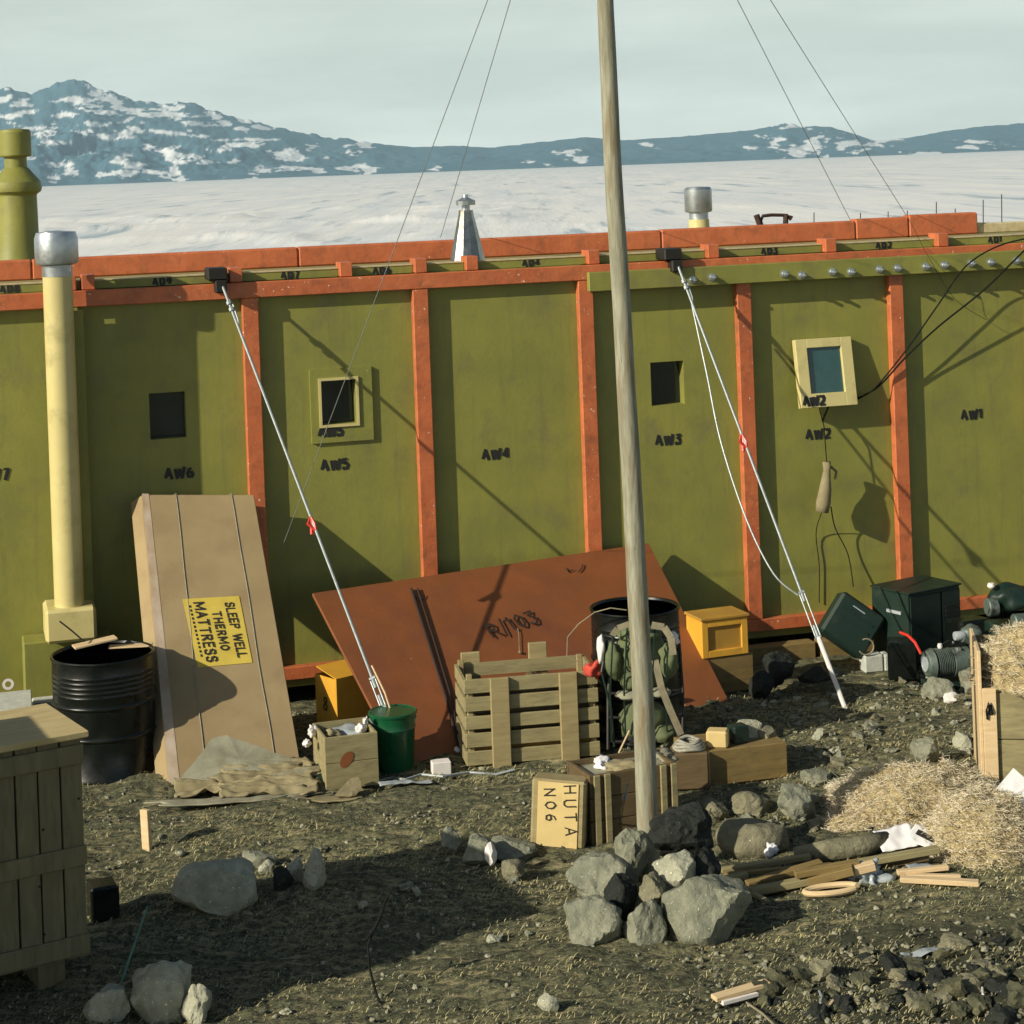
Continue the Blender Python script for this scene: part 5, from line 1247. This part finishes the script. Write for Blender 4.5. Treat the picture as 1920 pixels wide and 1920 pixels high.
def straw_heap(name, label, c, r, n, seed, bed=True, yaw=0, cat='straw'):
    root = thing(name, label, cat, c, yaw)
    b = MB(); vs, fs = ICO[4]; pts = []
    for v in vs:
        k = 1 + .22 * fbm(v.x * 2.2 + seed, v.y * 2.2, v.z * 2.2, 4, .6)
        z = v.z if v.z > 0 else v.z * .3
        pts.append(Vector((v.x * r[0] * k, v.y * r[1] * k, z * r[2] * k)))
    b.add(pts, fs); b.build('bed', M['straw_bed'], root, smooth='all')
    top = [p for p in pts if p.z > -.02]
    def pos(rnd):
        p = rnd.choice(top); return p * rnd.uniform(.96, 1.06) + Vector((rnd.gauss(0, .012), rnd.gauss(0, .012), rnd.gauss(0, .006))), None
    o = strands(MB(), n, pos, seed=seed).build('strands', M['straw'], root); o['kind'] = 'stuff'
    return root
c = G(1728, 1546); c.y += .22; c.z = gz(c.x, c.y) - .03
straw_heap('straw_heap', 'broad heap of loose pale straw sloping left from the straw-filled crate', c + Vector((.02, .05, 0)), (.47, .30, .23), 24000, 3)
c = G(1640, 1552); c.z -= .03
straw_heap('straw_heap', 'thin left tail of straw beside the papers', c + Vector((0, .06, 0)), (.26, .15, .08), 8000, 5)
c = G(1868, 1622); c.y += .2; c.z = gz(c.x, c.y) - .03
straw_heap('straw_heap', 'tall straw heap at the right edge with a cloth over its top', c, (.29, .22, .28), 17000, 4)
# crate with straw
A = G(1848, 1474); yw = R(-9)
hcr = P(1838, 1208, A.y).z - A.z
w = .9
r = thing('crate', 'open pale wooden crate packed with straw at the right edge', 'crate', A, yw)
hf = P(1880, 1300, A.y).z - A.z
b = MB()
b.box(.035, w, .02, .04, .0, hf * .49).box(.035, w, .02, .04, hf * .5, hf).build('front_boards', M['pine_h'], r, bevel=.003)
MB().box(.0, .075, -.004, .018, 0, hf + .03).build('corner_post', M['fresh'], r, bevel=.003)
MB().box(-.02, 0, .0, .55, 0, hcr * .95).build('side_boards', M['fresh'], r, bevel=.003)
MB().box(0, w, .53, .55, 0, hcr * .9).build('back_boards', M['pine_h'], r)
MB().box(w - .02, w, .04, .53, 0, hcr * .9).build('side_boards', M['pine_h'], r)
MB().box(.0, w - .02, .04, .53, 0, .02).build('base', M['pine_h'], r)
hx = P(1856, 1330, A.y); hk = MB()
zz_ = hx.z - A.z
hk.tube([(.022, -.012, zz_ - .05), (.018, -.02, zz_ + .0), (.03, -.022, zz_ + .045), (.046, -.02, zz_ + .0), (.05, -.012, zz_ - .02)], .006, 7).build('rope_handle', M['cord'], r, smooth=True)
MB().box(.028, .05, -.009, -.0045, zz_ - .03, zz_ + .03).build('hand_hole', M['dark'], r, bevel=.004)
c = A + cax(yw) * .44 + Vector((-math.sin(yw), math.cos(yw), 0)) * .20; c.z = A.z + hf + .03
straw_heap('straw_heap', 'straw bulging out of the top of the pale crate at the right edge', c, (.43, .25, .32), 18000, 8, yaw=yw)
c = A + cax(yw) * .05 + Vector((0, .02, 0)); c.z = A.z + .55
# card and cloth on the straw
o = MB().slab([P(1868, 1478, 10.35), P(1900, 1500, 10.3), P(1935, 1470, 10.35), P(1900, 1440, 10.4)], .004).build('card', M['paper']); tag(o, 'white card standing in the straw at the right edge', 'card')
o = sheet_obj(crumple(.55, .22, 6, .02, edge=.3), 'cloth', M['white'], th=.006); o.location = P(1878, 1522, 9.98); o.rotation_euler = (R(25), R(-6), R(6)); tag(o, 'off white cloth over the top of the tall straw heap', 'cloth')

# ============================================================ WOOD, PAPERS, SCRAPS ON THE GROUND
def plank(x0, y0, x1, y1, w, t, m, label, z0=.02, z1=.02, name='plank', cat='plank', group='planks and sticks beside the stone pile'):
    a, c = G(x0, y0, z0), G(x1, y1, z1); d = (c - a); L_ = d.length; d.normalize()
    s = d.cross(Vector((0, 0, 1))).normalized(); u = s.cross(d)
    Mx = Matrix.Translation(a) @ Matrix((d, -s, u)).transposed().to_4x4()
    o = MB().box(0, L_, -w / 2, w / 2, -t / 2, t / 2).build(name, M[m], bevel=.003)
    o.location = a; o.rotation_euler = Matrix((d, -s, u)).transposed().to_euler(); tag(o, label, cat, group); return o
plank(1352, 1632, 1520, 1606, .035, .025, 'pine_h', 'long thin stick at the back of the plank pile', .03, .06)
plank(1360, 1640, 1560, 1622, .03, .02, 'ply', 'second stick from the back of the plank pile', .03, .05)
plank(1400, 1658, 1540, 1618, .05, .03, 'ply', 'brown plank crossing the pile at a slant', .05, .09)
plank(1408, 1672, 1520, 1650, .05, .035, 'pine_h', 'short thick plank at the left front of the pile', .03, .05)
plank(1490, 1640, 1610, 1618, .05, .03, 'ply', 'orange brown plank in the middle of the pile', .08, .10)
plank(1515, 1652, 1600, 1630, .06, .04, 'ply', 'short orange brown block on the middle of the pile', .05, .08)
plank(1590, 1622, 1760, 1592, .05, .03, 'pine_h', 'long plank reaching right toward the papers', .06, .08)
plank(1560, 1636, 1740, 1606, .05, .03, 'brownwood', 'dark plank under the long right-reaching one', .03, .04)
plank(1430, 1668, 1640, 1640, .07, .03, 'brownwood', 'dark wet plank at the bottom of the pile', .02, .02)
plank(1600, 1632, 1640, 1622, .05, .04, 'fresh', 'pale stub of wood at the middle right of the pile', .07, .08)
plank(1375, 1652, 1440, 1692, .025, .02, 'pine_h', 'thin stick slanting down beside the angular stone', .03, .01)
plank(1352, 1652, 1400, 1640, .04, .03, 'pine_h', 'short plank end next to the angular stone', .05, .05)
plank(1682, 1636, 1778, 1626, .035, .022, 'fresh', 'upper of the three pale fresh sticks right of the pile', .02, .03)
plank(1700, 1642, 1802, 1644, .03, .02, 'fresh', 'middle one of the three pale fresh sticks right of the pile', .015, .02)
plank(1688, 1648, 1836, 1656, .045, .025, 'fresh', 'longest and lowest of the three pale fresh sticks', .012, .018)
# ring of pale wood, polythene, papers
a = G(1558, 1672, .02); o = MB().tube([a + Vector((.125 * math.cos(q), .05 * math.sin(q), .012 + .010 * math.cos(q))) for q in [i * math.pi / 12 for i in range(23)]], .014, 8).build('wood_hoop', M['fresh'], smooth=True); tag(o, 'bent pale strip of wood forming a hoop under the plank pile', 'hoop')
a = P(1625, 1655, 9.6); b = MB(); blob(b, (0, 0, 0), (.075, .04, .075), 12, 1.0, 4, 2.2, Matrix.Rotation(R(35), 4, 'Y')); o = b.build('polythene', M['plastic'], smooth='all'); o.location = a; tag(o, 'crumpled grey blue polythene at the right end of the hoop', 'polythene')
def paper(x, y, w, l, rz, tilt, m, label, name='paper', seed=1, lift=.05, amp=.012, rx=0, cat='paper'):
    o = sheet_obj(crumple(w, l, seed, amp, 6, 14, 10), name, M[m], th=.002); o.location = G(x, y, lift); o.rotation_euler = (rx, tilt, rz); tag(o, label, cat); return o
paper(1680, 1572, .19, .14, R(8), R(-6), 'paper', 'white paper sheet lying beside the straw tail', seed=2, lift=.06, rx=R(28))
pb = paper(1734, 1572, .15, .12, R(-30), R(20), 'paper', 'white paper with black printed bar beside the straw heap', seed=3, lift=.07, rx=R(22))
MB().box(-.045, .045, -.02, .016, .018, .020).build('print', M['ink'], pb)
paper(1735, 1626, .18, .07, R(8), R(0), 'plastic', 'grey sheet under the planks near the tall straw heap', seed=4, lift=.03)
a = P(1446, 1595, 10.0); b = MB(); blob(b, (0, 0, 0), (.032, .03, .032), 14, .9, 3); o = b.build('paper', M['paper'], smooth='all'); o.location = a; tag(o, 'white ball of crumpled paper above the plank pile', 'paper')
# dark roll
o = MB().tube([G(1490, 1606, .05), G(1560, 1594, .055), G(1620, 1584, .055), G(1662, 1574, .05)], [.045, .055, .055, .04], 14); 
for v in o.v: v += Vector((0, 0, .012 * nz(v.x * 9, v.y * 9, 2)))
o = o.build('felt_roll', M['stone2'], smooth='all'); tag(o, 'dark roll of felt behind the plank pile', 'roll')
# lower right litter
plank(1338, 1872, 1440, 1842, .05, .02, 'fresh', 'split pale wood scrap on the ground at lower right', .03, .06, name='wood_scrap', cat='wood scrap', group='pale scraps at lower right')
plank(1352, 1880, 1420, 1862, .03, .02, 'white', 'whitish splinter under the split scrap at lower right', .02, .03, name='wood_scrap', cat='wood scrap', group='pale scraps at lower right')
paper(1735, 1786, .22, .05, R(14), 0, 'plastic', 'grey polythene scrap on the ground above the dark rubble', name='polythene', seed=7, lift=.02, cat='polythene')
for k, (x0, y0, x1, y1, m, lb_) in enumerate([(1400, 1880, 1450, 1920, 'strap', 'pale curved twig at the bottom edge'), (1535, 1900, 1562, 1876, 'fresh', 'thin pale splinter in the lower right rubble'), (1536, 1858, 1538, 1880, 'plastic', 'thin bluish strip standing in the lower right rubble'), (1836, 1878, 1842, 1852, 'white', 'white sliver standing in the dark rubble'), (1800, 1560, 1826, 1556, 'strap', 'short twig in the straw')]):
    o = MB().tube([G(x0, y0, .01), G((x0 + x1) / 2 + 4, (y0 + y1) / 2, .03), G(x1, y1, .03)], .005, 6).build('twig', M[m], smooth=True); tag(o, lb_, 'twig')

# ============================================================ GROUND LITTER (nobody could count it)
def near(rnd, x0=-2.6, x1=4.0, y0=7.6, y1=13.3):
    while True:
        x, y = rnd.uniform(x0, x1), rnd.uniform(y0, y1)
        if abs(x / y) < .30: return x, y
rnd = random.Random(31); b = MB()
for i in range(15000):
    x, y = near(rnd)
    dens = .35 + .9 * fbm(x * 1.4, y * 2.6, 7, 3) + (.25 if x > .6 else 0)
    if rnd.random() > dens: continue
    s = .003 + .013 * rnd.random() ** 3; vs, fs = ICO[1]; q = Matrix.Rotation(rnd.uniform(0, 6.28), 3, 'Z') @ Matrix.Rotation(rnd.uniform(0, 1), 3, 'X')
    ctr = Vector((x, y, gz(x, y) + s * .3)); sx, sy, sz = s * rnd.uniform(.8, 1.5), s * rnd.uniform(.7, 1.2), s * rnd.uniform(.5, .9)
    b.add([ctr + q @ Vector((v.x * sx * rnd.uniform(.8, 1.2), v.y * sy, v.z * sz)) for v in vs], fs)
for i in range(1500):
    x, y = rnd.uniform(.7, 2.6), rnd.uniform(7.7, 8.9)
    if rnd.random() > .25 + .55 * min(1, max(0, x - .7)): continue
    s = .004 + .014 * rnd.random() ** 3; vs, fs = ICO[1]; q = Matrix.Rotation(rnd.uniform(0, 6.28), 3, 'Z') @ Matrix.Rotation(rnd.uniform(0, 1), 3, 'X')
    ctr = Vector((x, y, gz(x, y) + s * .3))
    b.add([ctr + q @ Vector((v.x * s * rnd.uniform(.8, 1.4), v.y * s, v.z * s * .8)) for v in vs], fs)
gm = make_mat('mixed_gravel', (.28, .275, .195), .95, col2=(.05, .052, .036), scale=22, lo=.45, hi=.55, spec=.15)
tag(b.build('gravel', gm), kind='stuff')
b = MB(); rnd = random.Random(41)
for i in range(80000):
    x, y = near(rnd)
    n1 = fbm(x * .9 + 4, y * 2.4, 3, 4, .6)
    if n1 * 1.3 + .10 * (1 if y < 10.4 else -1) < rnd.uniform(-.30, .60): continue
    L_ = rnd.uniform(.006, .026); a = rnd.gauss(.15, .8); w = rnd.uniform(.0007, .0018)
    d = Vector((math.cos(a), math.sin(a), rnd.uniform(-.1, .9))); s = Vector((-math.sin(a), math.cos(a), 0)) * w
    p = Vector((x, y, gz(x, y) + .004)); m1 = p + d * L_ * .5 + Vector((0, 0, .003)); p2 = p + d * L_ + s * rnd.uniform(-2, 2)
    b.add([p - s, p + s, m1 + s, m1 - s, p2 + s * .5, p2 - s * .5], [(0, 1, 2, 3), (3, 2, 4, 5)])
tag(b.build('straw_litter', make_mat('trodden_straw', (.56, .49, .26), .95, col2=(.26, .25, .12), scale=9, spec=.1)), kind='stuff')
